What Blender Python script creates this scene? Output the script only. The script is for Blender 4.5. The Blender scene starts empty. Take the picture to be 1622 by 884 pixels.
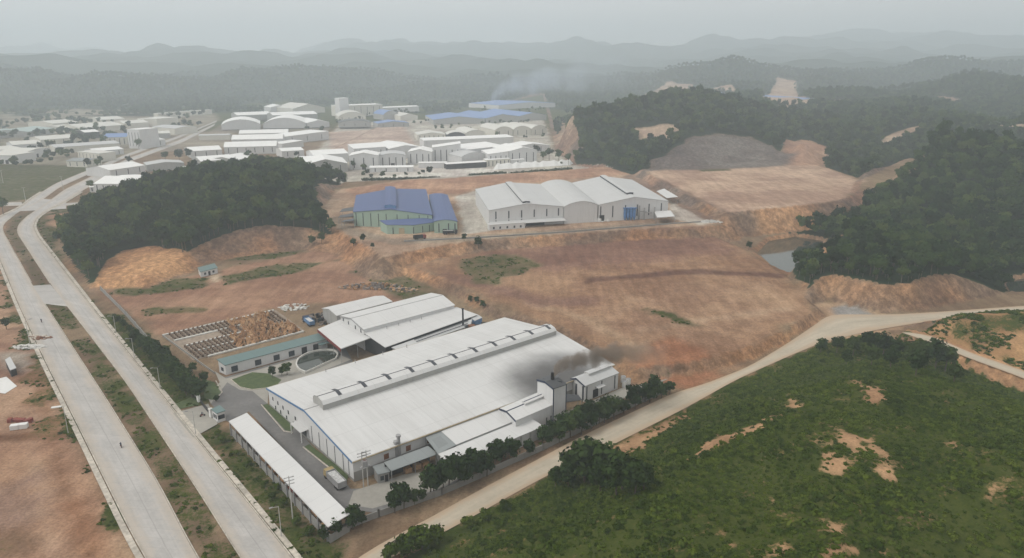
import bpy, math, random
import numpy as np
from mathutils import Vector

random.seed(7); rng = np.random.default_rng(7)
scene = bpy.context.scene
col = scene.collection

# ------------------------------------------------------------------ camera
CAM_H = 110.0                     # drone height above the factory yard, metres
F_PX = 1170.0                     # focal length in pixels of a 1622 px wide frame
PITCH = math.radians(16.5)
cam_d = bpy.data.cameras.new('camera'); cam = bpy.data.objects.new('camera', cam_d); col.objects.link(cam)
cam.location = (0, 0, CAM_H); cam.rotation_euler = (math.pi/2 - PITCH, 0, 0)
cam_d.sensor_width = 36.0; cam_d.lens = 36.0*F_PX/1622.0
cam_d.clip_start = 0.5; cam_d.clip_end = 40000
scene.camera = cam

# ------------------------------------------------------------------ sky, sun, exposure
SUN_EL, SUN_ROT = math.radians(48), math.radians(250)
world = bpy.data.worlds.new('World'); scene.world = world; world.use_nodes = True
wn = world.node_tree.nodes; wl = world.node_tree.links
bg = wn['Background']
sky = wn.new('ShaderNodeTexSky'); sky.sky_type = 'NISHITA'; sky.sun_disc = False
sky.sun_elevation = SUN_EL; sky.sun_rotation = SUN_ROT
sky.air_density = 1.0; sky.dust_density = 6.0; sky.ozone_density = 1.0
hs = wn.new('ShaderNodeHueSaturation'); hs.inputs['Saturation'].default_value = 0.22
ov = wn.new('ShaderNodeMixRGB'); ov.inputs[0].default_value = 0.72; ov.inputs[2].default_value = (9.9, 9.6, 9.25, 1)  # overcast veil
wl.new(sky.outputs[0], hs.inputs['Color']); wl.new(hs.outputs[0], ov.inputs[1]); wl.new(ov.outputs[0], bg.inputs[0])
bg.inputs[1].default_value = 0.12
sun_d = bpy.data.lights.new('sun', 'SUN'); sun = bpy.data.objects.new('sun', sun_d); col.objects.link(sun)
sun_d.energy = 1.5; sun_d.angle = math.radians(13); sun_d.color = (1.0, 0.96, 0.9)
sun.rotation_euler = (math.pi/2 - SUN_EL, 0, math.pi - SUN_ROT)
scene.view_settings.view_transform = 'Standard'; scene.view_settings.look = 'None'
scene.view_settings.exposure = -0.1; scene.view_settings.gamma = 1.0
scene.render.engine = 'CYCLES'
cy = scene.cycles
cy.max_bounces = 8; cy.diffuse_bounces = 2; cy.glossy_bounces = 2; cy.volume_bounces = 6; cy.transparent_max_bounces = 6
cy.use_denoising = True; cy.use_adaptive_sampling = True; cy.adaptive_threshold = 0.012
cy.volume_max_steps = 256

# ------------------------------------------------------------------ survey helpers: a pixel of the photo and a height (or a northing) give a place
_c, _s = math.cos(PITCH), math.sin(PITCH)
def P(u, v, z=0.0):
    a, b = u-811.0, 442.0-v
    d = (a, F_PX*_c+b*_s, -F_PX*_s+b*_c); t = (z-CAM_H)/d[2]
    return np.array((d[0]*t, d[1]*t, z))
def Q(u, v, y):
    a, b = u-811.0, 442.0-v
    d = (a, F_PX*_c+b*_s, -F_PX*_s+b*_c); t = y/d[1]
    return np.array((d[0]*t, y, CAM_H+d[2]*t))
def PX(pts, z=0.0): return [P(u, v, z)[:2] for u, v in pts]
def S(r, g, b, k=1.0):            # sRGB reading to linear albedo
    f = lambda c: ((c/255+0.055)/1.055)**2.4 if c > 10 else c/255/12.92
    return (f(r)*k, f(g)*k, f(b)*k)

# ------------------------------------------------------------------ numpy noise and polygons
_perm = np.random.default_rng(3).permutation(256); _perm = np.concatenate([_perm, _perm, _perm])
_ang = np.random.default_rng(4).random(256)*2*np.pi
_gx, _gy = np.cos(_ang), np.sin(_ang)
def perlin(x, y):
    xi = np.floor(x).astype(np.int64); yi = np.floor(y).astype(np.int64); xf = x-xi; yf = y-yi
    xi &= 255; yi &= 255
    u = xf*xf*xf*(xf*(xf*6-15)+10); v = yf*yf*yf*(yf*(yf*6-15)+10)
    def g(ix, iy, dx, dy):
        h = _perm[_perm[ix & 255]+(iy & 255)]; return _gx[h]*dx+_gy[h]*dy
    n00 = g(xi, yi, xf, yf); n10 = g(xi+1, yi, xf-1, yf); n01 = g(xi, yi+1, xf, yf-1); n11 = g(xi+1, yi+1, xf-1, yf-1)
    a = n00+u*(n10-n00); b = n01+u*(n11-n01); return (a+v*(b-a))*1.4
def fbm(x, y, sc, o=4, seed=0):
    r = 0; a = 1.0; t = 0; f = 1.0/sc
    for k in range(o):
        r = r+a*perlin(x*f+17.3*k+seed*7.1, y*f-9.7*k+seed*3.3); t += a; a *= .5; f *= 2.03
    return r/t
def sstep(a, b, x):
    t = np.clip((x-a)/(b-a), 0, 1); return t*t*(3-2*t)
def sdist(poly, X, Y):             # signed distance, negative inside
    p = np.asarray(poly, float); n = len(p); d2 = np.full(X.shape, 1e18); ins = np.zeros(X.shape, bool)
    for i in range(n):
        ax, ay = p[i]; bx, by = p[(i+1) % n]; ex, ey = bx-ax, by-ay
        t = np.clip(((X-ax)*ex+(Y-ay)*ey)/max(ex*ex+ey*ey, 1e-9), 0, 1)
        d2 = np.minimum(d2, (X-ax-t*ex)**2+(Y-ay-t*ey)**2)
        if ay != by:
            c = ((ay > Y) != (by > Y)) & (X < ex*(Y-ay)/(by-ay)+ax); ins ^= c
    d = np.sqrt(d2); return np.where(ins, -d, d)
def pldist(pl, X, Y):              # distance to polyline and interpolated third value
    d2 = np.full(X.shape, 1e18); hs_ = np.zeros(X.shape); ws = np.zeros(X.shape)
    for i in range(len(pl)-1):
        a, b = pl[i], pl[i+1]; ex, ey = b[0]-a[0], b[1]-a[1]
        t = np.clip(((X-a[0])*ex+(Y-a[1])*ey)/max(ex*ex+ey*ey, 1e-9), 0, 1)
        q = (X-a[0]-t*ex)**2+(Y-a[1]-t*ey)**2; w = 1/(q+60.0)**2
        hs_ += (a[2]+t*(b[2]-a[2]))*w; ws += w; d2 = np.minimum(d2, q)
    h = hs_/ws
    return np.sqrt(d2), h
def near(poly, X, Y, pad):
    p = np.asarray(poly, float)
    return (X > p[:, 0].min()-pad) & (X < p[:, 0].max()+pad) & (Y > p[:, 1].min()-pad) & (Y < p[:, 1].max()+pad)

# ------------------------------------------------------------------ terrain: hills cut by levelled pads
def crest(lst, dz):
    r = []
    for u, v, y in lst:
        q = Q(u, v, y); r.append((q[0], q[1], q[2]+dz))
    return r
HILLS = {
 'left': dict(poly=PX([(86,385),(96,424),(118,486),(190,530),(250,540),(345,492),(480,436),(580,396),(585,335),(560,300),(545,284),(430,276),(250,298),(120,346)]),
              crest=crest([(150,356,440),(215,322,475),(300,293,505),(370,272,530),(430,263,540),(490,276,540),(520,300,535)], -13), base=0, e=3.6, n=3, steep=1),
 'knob': dict(poly=PX([(1250,438),(1262,500),(1380,522),(1500,518),(1590,490),(1660,470),(1640,425),(1500,398),(1330,388),(1285,396)]),
              crest=crest([(1310,388,385),(1380,372,392),(1450,380,396),(1530,412,392),(1580,440,385)], -5), base=0, e=7.5, n=1.5, steep=1),
 'right': dict(poly=PX([(1228,366),(1290,388),(1400,394),(1622,442),(2000,460),(2300,330),(1900,215),(1660,188),(1490,205),(1375,262),(1330,300),(1250,342)]),
               crest=crest([(1262,344,505),(1325,318,530),(1400,290,550),(1445,222,625),(1500,206,625),(1560,214,600),(1622,235,575),(1800,300,500),(2000,380,430)], -9), base=0, e=1.35, n=4),
 'front': dict(poly=PX([(560,960),(640,890),(700,852),(780,808),(870,757),(965,713),(1086,651),(1166,607),(1251,569),(1310,545),(1385,528),(1450,545),(1520,580),(1622,622),(1800,690),(2200,800),(2200,1400),(800,1400)]),
               crest=[Q(1150,1010,78)+(0,0,0), Q(1330,800,122), Q(1420,690,152), Q(1500,690,150), Q(1622,735,128), Q(1900,830,105)], base=0, e=1.55, n=5),
 'shoulder': dict(poly=PX([(1455,530),(1500,505),(1560,496),(1640,490),(1800,495),(1850,560),(1700,620),(1600,590),(1520,560)]),
                  crest=[Q(1520,500,288), Q(1580,498,290), Q(1640,500,285), Q(1750,510,270)], base=0, e=1.5, n=1),
 'centre': dict(poly=[P(868,235,5)[:2], P(905,262,5)[:2], P(1010,290,8)[:2], P(1250,272,10)[:2], P(1330,292,10)[:2], (470,860), (560,1050), (520,1350), (250,1450), (90,1350), (55,1150), (50,1000)],
                crest=crest([(893,170,930),(960,166,960),(1020,158,1000),(1090,142,1050),(1170,158,1080),(1240,178,1060),(1290,205,960)], -8), base=4, e=1.35, n=6),
 'beyond': dict(poly=[(380,830), (420,760), (520,780), (660,900), (900,1100), (1000,1400), (800,1750), (500,1600), (430,1200)],
                crest=crest([(1330,205,980),(1400,180,1100),(1450,158,1250),(1530,172,1250),(1600,190,1150)], -8), base=4, e=1.3, n=8),
 'ridge_right': dict(poly=[(560,1150), (900,900), (1500,900), (2200,1500), (1800,2400), (900,2200)],
                     crest=crest([(1440,152,1500),(1500,138,1600),(1560,130,1600),(1640,128,1500),(1800,120,1500)], -6), base=4, e=1.2, n=10),
 'cone': dict(poly=PX([(1235,262),(1300,262),(1312,240),(1285,225),(1245,228)], 14), crest=crest([(1266,226,795),(1274,226,797)], 0), base=8, e=1.0, n=1),
}
WR = [(620,884),(700,846),(778,803),(870,752),(965,708),(1086,647),(1166,602),(1251,564),(1307,541),(1383,524),(1460,511),(1540,502),(1622,496),(1760,490)]
WL = [(540,905),(577,875),(667,829),(763,775),(866,721),(928,688),(990,659),(1071,621),(1111,611),(1185,582),(1245,546),(1291,515),(1314,498),(1383,499),(1433,498),(1510,493),(1622,485),(1760,478)]
PADS = [  # polygon, level, slope width
 (PX([(135,462),(180,456),(235,455),(300,434),(326,417),(400,404),(480,396),(540,402),(600,424),(680,470),(700,620),(420,660),(276,653),(150,492)]), 0.0, 15),
 (PX([(40,330),(88,300),(118,345),(86,385),(100,422),(135,462),(150,492),(90,420),(50,362)]), 0.0, 10),
 (PX([(-400,330),(0,330),(95,322),(60,375),(150,492),(276,653),(470,892),(560,1000),(-600,1000)]), 0.0, 8),
 (PX([(480,290),(530,235),(600,200),(860,150),(880,235),(905,262),(960,270),(700,292)], 4), 4.0, 14),
 (PX([(640,421),(760,397),(900,380),(1108,363),(1140,378),(1186,396),(1246,436),(1284,476),(1290,492),(1246,522),(1180,552),(1100,572),(1010,582),(884,515),(795,492),(700,440)], 3.5), 3.5, 7),
 (PX([(505,342),(530,302),(545,288),(640,284),(880,270),(960,264),(1000,276),(1050,300),(1120,342),(1146,355),(1112,359),(1000,363),(770,379),(705,387),(640,399),(606,408),(585,392),(545,370)], 9), 9.0, 9),
 (PX([(1018,268),(1150,259),(1240,252),(1300,262),(1366,284),(1372,300),(1330,317),(1240,328),(1150,336),(1100,314),(1050,288)], 14), 14.0, 10),
 (PX([(1360,302),(1366,285),(1400,268),(1440,250),(1458,252),(1420,280),(1385,300)], 16), 16.0, 12),
 (PX([(1204,402),(1222,384),(1262,378),(1300,384),(1282,424),(1252,436),(1226,424)], -3), -3.4, 9),
 (PX([(1596,446),(1640,440),(1680,455),(1640,470),(1604,464)], -2), -3.0, 6),
 (PX([(u, v-2) for u, v in WL]+[(u, v+2) for u, v in reversed(WR)]), 0.0, 5),
 (PX([(1288,482),(1312,476),(1345,486),(1400,496),(1470,491),(1560,472),(1622,462),(1760,452),(1760,490),(1622,490),(1433,503),(1318,512)]), 0.0, 8),
 (PX([(1440,520),(1470,527),(1540,553),(1622,584),(1720,622),(1720,640),(1622,600),(1530,565),(1460,540),(1425,528)], 4), 4.0, 5),
]
VALLEY = [(-2600,200), (-2600,1150), (-1500,1500), (-900,1700), (-500,1900), (-100,2050), (250,1900), (60,1300), (120,800), (450,620), (600,300), (300,-600), (-2600,-600)]
def terrain(X, Y):
    X = np.asarray(X, float); Y = np.asarray(Y, float)
    R = np.hypot(X, Y)
    dv = sdist(VALLEY, X, Y)+fbm(X, Y, 520, 4, 5)*330*sstep(900, 1500, R)
    ramp = sstep(0, 700, dv)
    dome = np.clip(.5+.95*fbm(X, Y, 520, 3, 2), 0, 1.3)**1.35
    big = fbm(X, Y, 2300, 3, 9)
    z = 0.35*fbm(X, Y, 14, 3, 1)-0.2+ramp*(4+92*dome+12*fbm(X, Y, 210, 4, 8))
    far = np.clip((R-2300)/5000, 0, 1.3)
    z = z+ramp*far*(95+190*big+120*np.clip(.5+.9*fbm(X, Y, 1100, 3, 14), 0, 1.2)+60*np.clip(X/5000, -1, 1))
    z = np.maximum(z, -0.6)
    hm = np.zeros(X.shape)
    for k, h in HILLS.items():
        m = near(h['poly'], X, Y, 2)
        if not m.any(): continue
        x, y = X[m], Y[m]
        sd = sdist(h['poly'], x, y); dc, hc = pldist(h['crest'], x, y)
        db = np.clip(-sd, 0, None); t = db/(db+dc+1e-6)
        g = 1-(1-t)**h['e']; g = t if k == 'cone' else (g if h.get('steep') else g*(.35+.65*sstep(0, .45, t)))
        zz = h['base']+(hc-h['base'])*g+h['n']*fbm(x, y, 34, 4, 3)*np.clip(db/15, 0, 1)
        ok = sd < 0
        z[m] = np.where(ok, np.maximum(z[m], zz), z[m]); hm[m] = np.maximum(hm[m], np.where(ok, np.clip(db/3, 0, 1), 0))
    cut = np.zeros(X.shape); flat = np.zeros(X.shape)
    for poly, lev, w in PADS:
        m = near(poly, X, Y, w*2.5+4)
        if not m.any(): continue
        x, y = X[m], Y[m]
        sd = sdist(poly, x, y)+fbm(x, y, 24, 4, 6)*min(w*.16, 1.6)
        ww = w*np.clip(np.abs(z[m]-lev)/7.0, .45, 1.5)
        q = np.clip(1-sd/ww, 0, 1)
        wgt = np.where(sd <= 0, 1, q*q*(3-2*q)*.35+q*.65)
        dz = np.abs(z[m]-lev)
        rough = fbm(x, y, 6, 4, 12)*1.3*np.sin(np.clip(q, 0, 1)*np.pi)*np.clip(dz/6, 0, 1)
        z[m] = z[m]*(1-wgt)+lev*wgt+rough+np.where(sd < 0, .10*fbm(x, y, 6, 3, 4)-.05, 0)
        c = np.where((sd > 0) & (sd < ww), np.clip(dz/2.5, 0, 1), 0)
        cut[m] = np.where(sd <= 0, 0, np.maximum(cut[m], c)); flat[m] = np.maximum(flat[m], np.where(sd < 0, 1, 0))
        hm[m] = np.where(sd <= ww*1.02, 0, hm[m])
    return z, hm, cut, flat, ramp
def gz(x, y): return float(terrain(np.array([x]), np.array([y]))[0][0])

# ------------------------------------------------------------------ materials
MATS = {}
def new_mat(name):
    m = bpy.data.materials.new(name); m.use_nodes = True; nt = m.node_tree
    b = nt.nodes['Principled BSDF']; b.inputs['Specular IOR Level'].default_value = 0.25
    MATS[name] = m; return m, nt, b
def nd(nt, t, **k):
    n = nt.nodes.new(t)
    for a, v in k.items():
        if a in n.inputs: n.inputs[a].default_value = v
        else: setattr(n, a, v)
    return n
def ramp_node(nt, stops):
    r = nt.nodes.new('ShaderNodeValToRGB'); e = r.color_ramp.elements
    while len(e) < len(stops): e.new(.5)
    for i, (p, c) in enumerate(stops): e[i].position = p; e[i].color = (*c, 1) if len(c) == 3 else c
    return r
def tex_noise(nt, coord, scale, detail=4, rough=.55):
    n = nt.nodes.new('ShaderNodeTexNoise'); n.inputs['Scale'].default_value = scale
    n.inputs['Detail'].default_value = detail; n.inputs['Roughness'].default_value = rough
    if coord is not None: nt.links.new(coord, n.inputs['Vector'])
    return n
def mix(nt, fac, a, b, mode='MIX'):
    m = nt.nodes.new('ShaderNodeMixRGB'); m.blend_type = mode
    for i, v in ((0, fac), (1, a), (2, b)):
        if hasattr(v, 'links'): nt.links.new(v, m.inputs[i])
        elif i == 0: m.inputs[0].default_value = v
        else: m.inputs[i].default_value = (*v, 1)
    return m.outputs[0]
def math_n(nt, op, a, b=None, clamp=False):
    m = nt.nodes.new('ShaderNodeMath'); m.operation = op; m.use_clamp = clamp
    for i, v in ((0, a), (1, b)):
        if v is None: continue
        if hasattr(v, 'links'): nt.links.new(v, m.inputs[i])
        else: m.inputs[i].default_value = v
    return m.outputs[0]
def mrange(nt, v, a, b, c=0, d=1):
    m = nt.nodes.new('ShaderNodeMapRange'); m.interpolation_type = 'SMOOTHSTEP'
    nt.links.new(v, m.inputs[0])
    for i, x in zip((1, 2, 3, 4), (a, b, c, d)): m.inputs[i].default_value = x
    return m.outputs[0]

def mat_plain(name, c, var=.12, scale=.6, rough=.8, metal=0, bump=0):
    m, nt, b = new_mat(name)
    g = nt.nodes.new('ShaderNodeNewGeometry').outputs['Position']
    n = tex_noise(nt, g, scale, 5); n2 = tex_noise(nt, g, scale*.13, 3)
    f = math_n(nt, 'ADD', math_n(nt, 'MULTIPLY', n.outputs[0], .6), math_n(nt, 'MULTIPLY', n2.outputs[0], .4))
    d = mrange(nt, f, .3, .7)
    lo = tuple(x*(1-var) for x in c); hi = tuple(min(x*(1+var), .95) for x in c)
    nt.links.new(mix(nt, d, lo, hi), b.inputs['Base Color'])
    b.inputs['Roughness'].default_value = rough; b.inputs['Metallic'].default_value = metal
    if bump:
        bp = nd(nt, 'ShaderNodeBump', Strength=.6, Distance=bump); nt.links.new(n.outputs[0], bp.inputs['Height']); nt.links.new(bp.outputs[0], b.inputs['Normal'])
    return m
def mat_roof(name, c, streak=.14, grime=(.30,.28,.25), soot_shadow=None, rough=.55):
    """ribbed sheet roof: UV u runs along the ridge in metres, v down the slope"""
    m, nt, b = new_mat(name)
    uv = nt.nodes.new('ShaderNodeUVMap').outputs[0]
    sep = nt.nodes.new('ShaderNodeSeparateXYZ'); nt.links.new(uv, sep.inputs[0])
    mp = nd(nt, 'ShaderNodeMapping'); mp.inputs['Scale'].default_value = (1.0, .07, 1); nt.links.new(uv, mp.inputs[0])
    st = tex_noise(nt, mp.outputs[0], .9, 4, .6)
    blot = tex_noise(nt, uv, .05, 4, .6)
    wn_ = nd(nt, 'ShaderNodeTexWhiteNoise', noise_dimensions='1D')
    nt.links.new(math_n(nt, 'FLOOR', math_n(nt, 'MULTIPLY', sep.outputs[0], 1/6.0)), wn_.inputs['W'])
    f = math_n(nt, 'ADD', math_n(nt, 'MULTIPLY', st.outputs[0], .45), math_n(nt, 'MULTIPLY', blot.outputs[0], .55))
    f = math_n(nt, 'ADD', f, math_n(nt, 'MULTIPLY', wn_.outputs[0], .09))
    k = mrange(nt, f, .42, .78, 0, streak*2)
    base = mix(nt, k, c, tuple(x*.62+y*.2 for x, y in zip(c, grime)))
    # sheet laps: thin darker lines across the slope
    fr = math_n(nt, 'FRACT', math_n(nt, 'MULTIPLY', sep.outputs[1], 1/9.5))
    lap = math_n(nt, 'MAXIMUM', math_n(nt, 'LESS_THAN', fr, .03), math_n(nt, 'LESS_THAN', math_n(nt, 'FRACT', math_n(nt, 'MULTIPLY', sep.outputs[0], 1/6.0)), .035))
    base = mix(nt, math_n(nt, 'MULTIPLY', lap, .22), base, tuple(x*.5 for x in c))
    if soot_shadow:  # soot stain with the smoke's shadow painted into the same dark patch
        (u0, v0, ru, rv) = soot_shadow
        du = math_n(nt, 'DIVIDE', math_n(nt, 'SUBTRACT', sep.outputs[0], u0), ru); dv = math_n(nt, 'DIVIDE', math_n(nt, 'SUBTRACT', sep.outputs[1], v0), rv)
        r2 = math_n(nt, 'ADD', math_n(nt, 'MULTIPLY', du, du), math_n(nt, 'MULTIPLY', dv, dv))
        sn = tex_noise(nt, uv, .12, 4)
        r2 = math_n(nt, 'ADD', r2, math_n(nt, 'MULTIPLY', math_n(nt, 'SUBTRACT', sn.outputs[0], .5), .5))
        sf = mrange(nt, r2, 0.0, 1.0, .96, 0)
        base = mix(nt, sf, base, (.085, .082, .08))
    nt.links.new(base, b.inputs['Base Color']); b.inputs['Roughness'].default_value = rough
    wv = nd(nt, 'ShaderNodeTexWave', Scale=1.1); nt.links.new(uv, wv.inputs['Vector'])
    bp = nd(nt, 'ShaderNodeBump', Strength=.25, Distance=.03); nt.links.new(wv.outputs[1], bp.inputs['Height']); nt.links.new(bp.outputs[0], b.inputs['Normal'])
    return m
def mat_wall(name, c, stain=.2, rough=.7):
    m, nt, b = new_mat(name)
    g = nt.nodes.new('ShaderNodeNewGeometry').outputs['Position']
    mp = nd(nt, 'ShaderNodeMapping'); mp.inputs['Scale'].default_value = (1, 1, .18); nt.links.new(g, mp.inputs[0])
    n = tex_noise(nt, mp.outputs[0], .7, 5, .6); n2 = tex_noise(nt, g, .09, 3)
    k = mrange(nt, math_n(nt, 'ADD', math_n(nt, 'MULTIPLY', n.outputs[0], .6), math_n(nt, 'MULTIPLY', n2.outputs[0], .4)), .45, .75, 0, stain*1.6)
    nt.links.new(mix(nt, k, c, tuple(x*.5+.03 for x in c)), b.inputs['Base Color']); b.inputs['Roughness'].default_value = rough
    return m

mat_roof('roof_white', (.585,.585,.575)); mat_roof('roof_bright', (.78,.78,.76), .10); mat_roof('roof_cream', (.60,.59,.54)); mat_roof('roof_pale', (.49,.495,.49)); mat_roof('roof_grey', (.24,.26,.26), .2)
mat_roof('roof_main', (.59,.59,.58), .3, soot_shadow=(80, 57, 27, 20))
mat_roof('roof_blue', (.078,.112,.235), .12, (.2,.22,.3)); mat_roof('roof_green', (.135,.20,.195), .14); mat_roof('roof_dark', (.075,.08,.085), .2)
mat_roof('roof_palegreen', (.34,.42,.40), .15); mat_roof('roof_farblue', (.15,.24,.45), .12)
mat_wall('wall_white', (.60,.60,.595)); mat_wall('wall_grey', (.36,.36,.345), .3); mat_wall('wall_concrete', (.27,.265,.25), .4); mat_wall('wall_cream', (.62,.60,.53))
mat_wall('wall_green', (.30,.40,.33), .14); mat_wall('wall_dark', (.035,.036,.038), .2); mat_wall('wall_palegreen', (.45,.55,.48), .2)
mat_plain('trim_blue', (.10,.20,.36), .1); mat_plain('trim_navy', (.035,.045,.075), .1); mat_plain('trim_red', (.16,.035,.03), .2); mat_plain('trim_tan', (.36,.30,.20), .2)
mat_plain('dark', (.022,.023,.026), .2, rough=.5); mat_plain('glass_dark', (.035,.045,.055), .2, rough=.2); mat_plain('metal_grey', (.28,.28,.28), .2, rough=.5)
mat_plain('concrete_light', (.55,.54,.50), .15); mat_plain('white_paint', (.66,.66,.64), .06); mat_plain('slit', (.05,.055,.065), .15, rough=.4)
mat_plain('rust', (.17,.075,.04), .4, 1.5); mat_plain('steel_blue', (.075,.17,.36), .2); mat_plain('black', (.015,.015,.016), .2)
mat_plain('bark', (.10,.08,.06), .3, 2); mat_plain('pole', (.42,.41,.39), .12); mat_plain('cab_tan', (.34,.26,.13), .15); mat_plain('load', (.45,.45,.44), .35, 2)
mat_plain('brick_red', (.22,.06,.045), .25, 2); mat_plain('kerb', (.44,.40,.34), .35, .8); mat_plain('rubble', (.45,.44,.42), .4, 1.2); mat_plain('debris', (.20,.17,.15), .5, 1.5)
mat_plain('skin', (.35,.2,.14), .05); mat_plain('cloth', (.06,.07,.10), .3); mat_plain('tyre', (.02,.02,.02), .2)

def mat_wood():
    m, nt, b = new_mat('timber')
    oi = nt.nodes.new('ShaderNodeObjectInfo'); g = nt.nodes.new('ShaderNodeNewGeometry').outputs['Position']
    n = tex_noise(nt, g, 2.2, 3)
    r = ramp_node(nt, [(.25, (.15,.075,.035)), (.5, (.36,.20,.10)), (.75, (.52,.36,.21))])
    nt.links.new(math_n(nt, 'ADD', math_n(nt, 'MULTIPLY', n.outputs[0], .8), math_n(nt, 'MULTIPLY', oi.outputs['Random'], .25)), r.inputs[0])
    nt.links.new(r.outputs[0], b.inputs['Base Color']); b.inputs['Roughness'].default_value = .85
mat_wood()
def mat_leaf(name, stops, var=.5):
    m, nt, b = new_mat(name)
    oi = nt.nodes.new('ShaderNodeObjectInfo'); g = nt.nodes.new('ShaderNodeNewGeometry')
    n = tex_noise(nt, g.outputs['Position'], .03, 3); n2 = tex_noise(nt, g.outputs['Position'], .5, 2)
    f = math_n(nt, 'ADD', math_n(nt, 'MULTIPLY', oi.outputs['Random'], var), math_n(nt, 'MULTIPLY', n.outputs[0], .7*(1-var)))
    f = math_n(nt, 'ADD', f, math_n(nt, 'MULTIPLY', n2.outputs[0], .3*(1-var)))
    r = ramp_node(nt, stops); nt.links.new(f, r.inputs[0])
    nt.links.new(r.outputs[0], b.inputs['Base Color']); b.inputs['Roughness'].default_value = .75
    b.inputs['Specular IOR Level'].default_value = .0
    return m
mat_leaf('leaf_forest', [(.06, (.009,.019,.007)), (.40, (.020,.042,.014)), (.70, (.048,.082,.022)), (.97, (.105,.135,.036))], .68)
mat_leaf('leaf_dark', [(.1, (.013,.026,.008)), (.5, (.028,.050,.014)), (.9, (.060,.088,.024))])
mat_leaf('leaf_shrub', [(.12, (.018,.032,.006)), (.34, (.036,.060,.009)), (.50, (.058,.088,.012)), (.68, (.092,.125,.018)), (.92, (.15,.16,.036))], .4)
mat_leaf('leaf_dry', [(.1, (.05,.05,.025)), (.5, (.10,.09,.045)), (.9, (.16,.14,.075))])

# ground: soil colour and plant cover come from the survey of the site; shader adds grain and broken edges
def mat_ground():
    m, nt, b = new_mat('ground')
    g = nt.nodes.new('ShaderNodeNewGeometry').outputs['Position']
    ca = nd(nt, 'ShaderNodeAttribute', attribute_name='soil'); va = nd(nt, 'ShaderNodeAttribute', attribute_name='veg')
    sepv = nt.nodes.new('ShaderNodeSeparateColor'); nt.links.new(va.outputs['Color'], sepv.inputs[0])
    n1 = tex_noise(nt, g, .022, 6, .6); n2 = tex_noise(nt, g, .16, 5, .65); n3 = tex_noise(nt, g, 1.3, 4, .7)
    mp = nd(nt, 'ShaderNodeMapping'); mp.inputs['Rotation'].default_value = (0, 0, math.radians(-38)); mp.inputs['Scale'].default_value = (.5, .06, .5); nt.links.new(g, mp.inputs[0])
    n4 = tex_noise(nt, mp.outputs[0], .55, 4, .6)          # tracks and grader marks
    dark = mix(nt, mrange(nt, n1.outputs[0], .38, .66), (.80,.75,.75), (1.16,1.18,1.16))
    c = mix(nt, 1.0, ca.outputs['Color'], dark, 'MULTIPLY')
    c = mix(nt, 1.0, c, mix(nt, mrange(nt, n2.outputs[0], .3, .7), (.86,.85,.84), (1.13,1.13,1.13)), 'MULTIPLY')
    c = mix(nt, 1.0, c, mix(nt, mrange(nt, n3.outputs[0], .3, .72), (.76,.75,.74), (1.2,1.2,1.2)), 'MULTIPLY')
    c = mix(nt, 1.0, c, mix(nt, mrange(nt, n4.outputs[0], .36, .66), (.88,.87,.86), (1.09,1.09,1.09)), 'MULTIPLY')
    gn = tex_noise(nt, g, .35, 5, .7); gn2 = tex_noise(nt, g, .05, 4, .6)
    gr = ramp_node(nt, [(.3, (.016,.026,.005)), (.46, (.034,.050,.010)), (.58, (.062,.074,.017)), (.74, (.11,.098,.042))])
    gn3 = tex_noise(nt, g, 1.9, 5, .75)
    nt.links.new(math_n(nt, 'ADD', math_n(nt, 'MULTIPLY', gn3.outputs[0], .45), math_n(nt, 'ADD', math_n(nt, 'MULTIPLY', gn.outputs[0], .3), math_n(nt, 'MULTIPLY', gn2.outputs[0], .3))), gr.inputs[0])
    fr = ramp_node(nt, [(.3, (.015,.028,.015)), (.6, (.026,.044,.021)), (.8, (.04,.056,.026))]); nt.links.new(gn.outputs[0], fr.inputs[0])
    vv = math_n(nt, 'ADD', sepv.outputs[0], math_n(nt, 'MULTIPLY', math_n(nt, 'SUBTRACT', math_n(nt, 'ADD', math_n(nt, 'MULTIPLY', n2.outputs[0], .5), math_n(nt, 'MULTIPLY', n3.outputs[0], .5)), .5), 1.7))
    c = mix(nt, mrange(nt, vv, .36, .62), c, gr.outputs[0])
    c = mix(nt, mrange(nt, math_n(nt, 'ADD', sepv.outputs[1], math_n(nt, 'MULTIPLY', math_n(nt, 'SUBTRACT', n2.outputs[0], .5), .5)), .35, .65), c, fr.outputs[0])
    # rock streaks on cut faces, with the shading of grooves painted into their contrast
    mz = nd(nt, 'ShaderNodeMapping'); mz.inputs['Scale'].default_value = (.75, .75, .09); nt.links.new(g, mz.inputs[0])
    n5 = tex_noise(nt, mz.outputs[0], .5, 5, .65)
    rk = mix(nt, mrange(nt, n5.outputs[0], .35, .68), (.66,.65,.65), (1.22,1.21,1.20))
    c = mix(nt, sepv.outputs[2], c, mix(nt, 1.0, c, rk, 'MULTIPLY'))
    nt.links.new(c, b.inputs['Base Color']); b.inputs['Roughness'].default_value = 1.0; b.inputs['Specular IOR Level'].default_value = .0
    bp = nd(nt, 'ShaderNodeBump', Strength=.5, Distance=.5); nt.links.new(math_n(nt, 'ADD', n2.outputs[0], math_n(nt, 'MULTIPLY', n3.outputs[0], .4)), bp.inputs['Height']); nt.links.new(bp.outputs[0], b.inputs['Normal'])
mat_ground()
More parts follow.
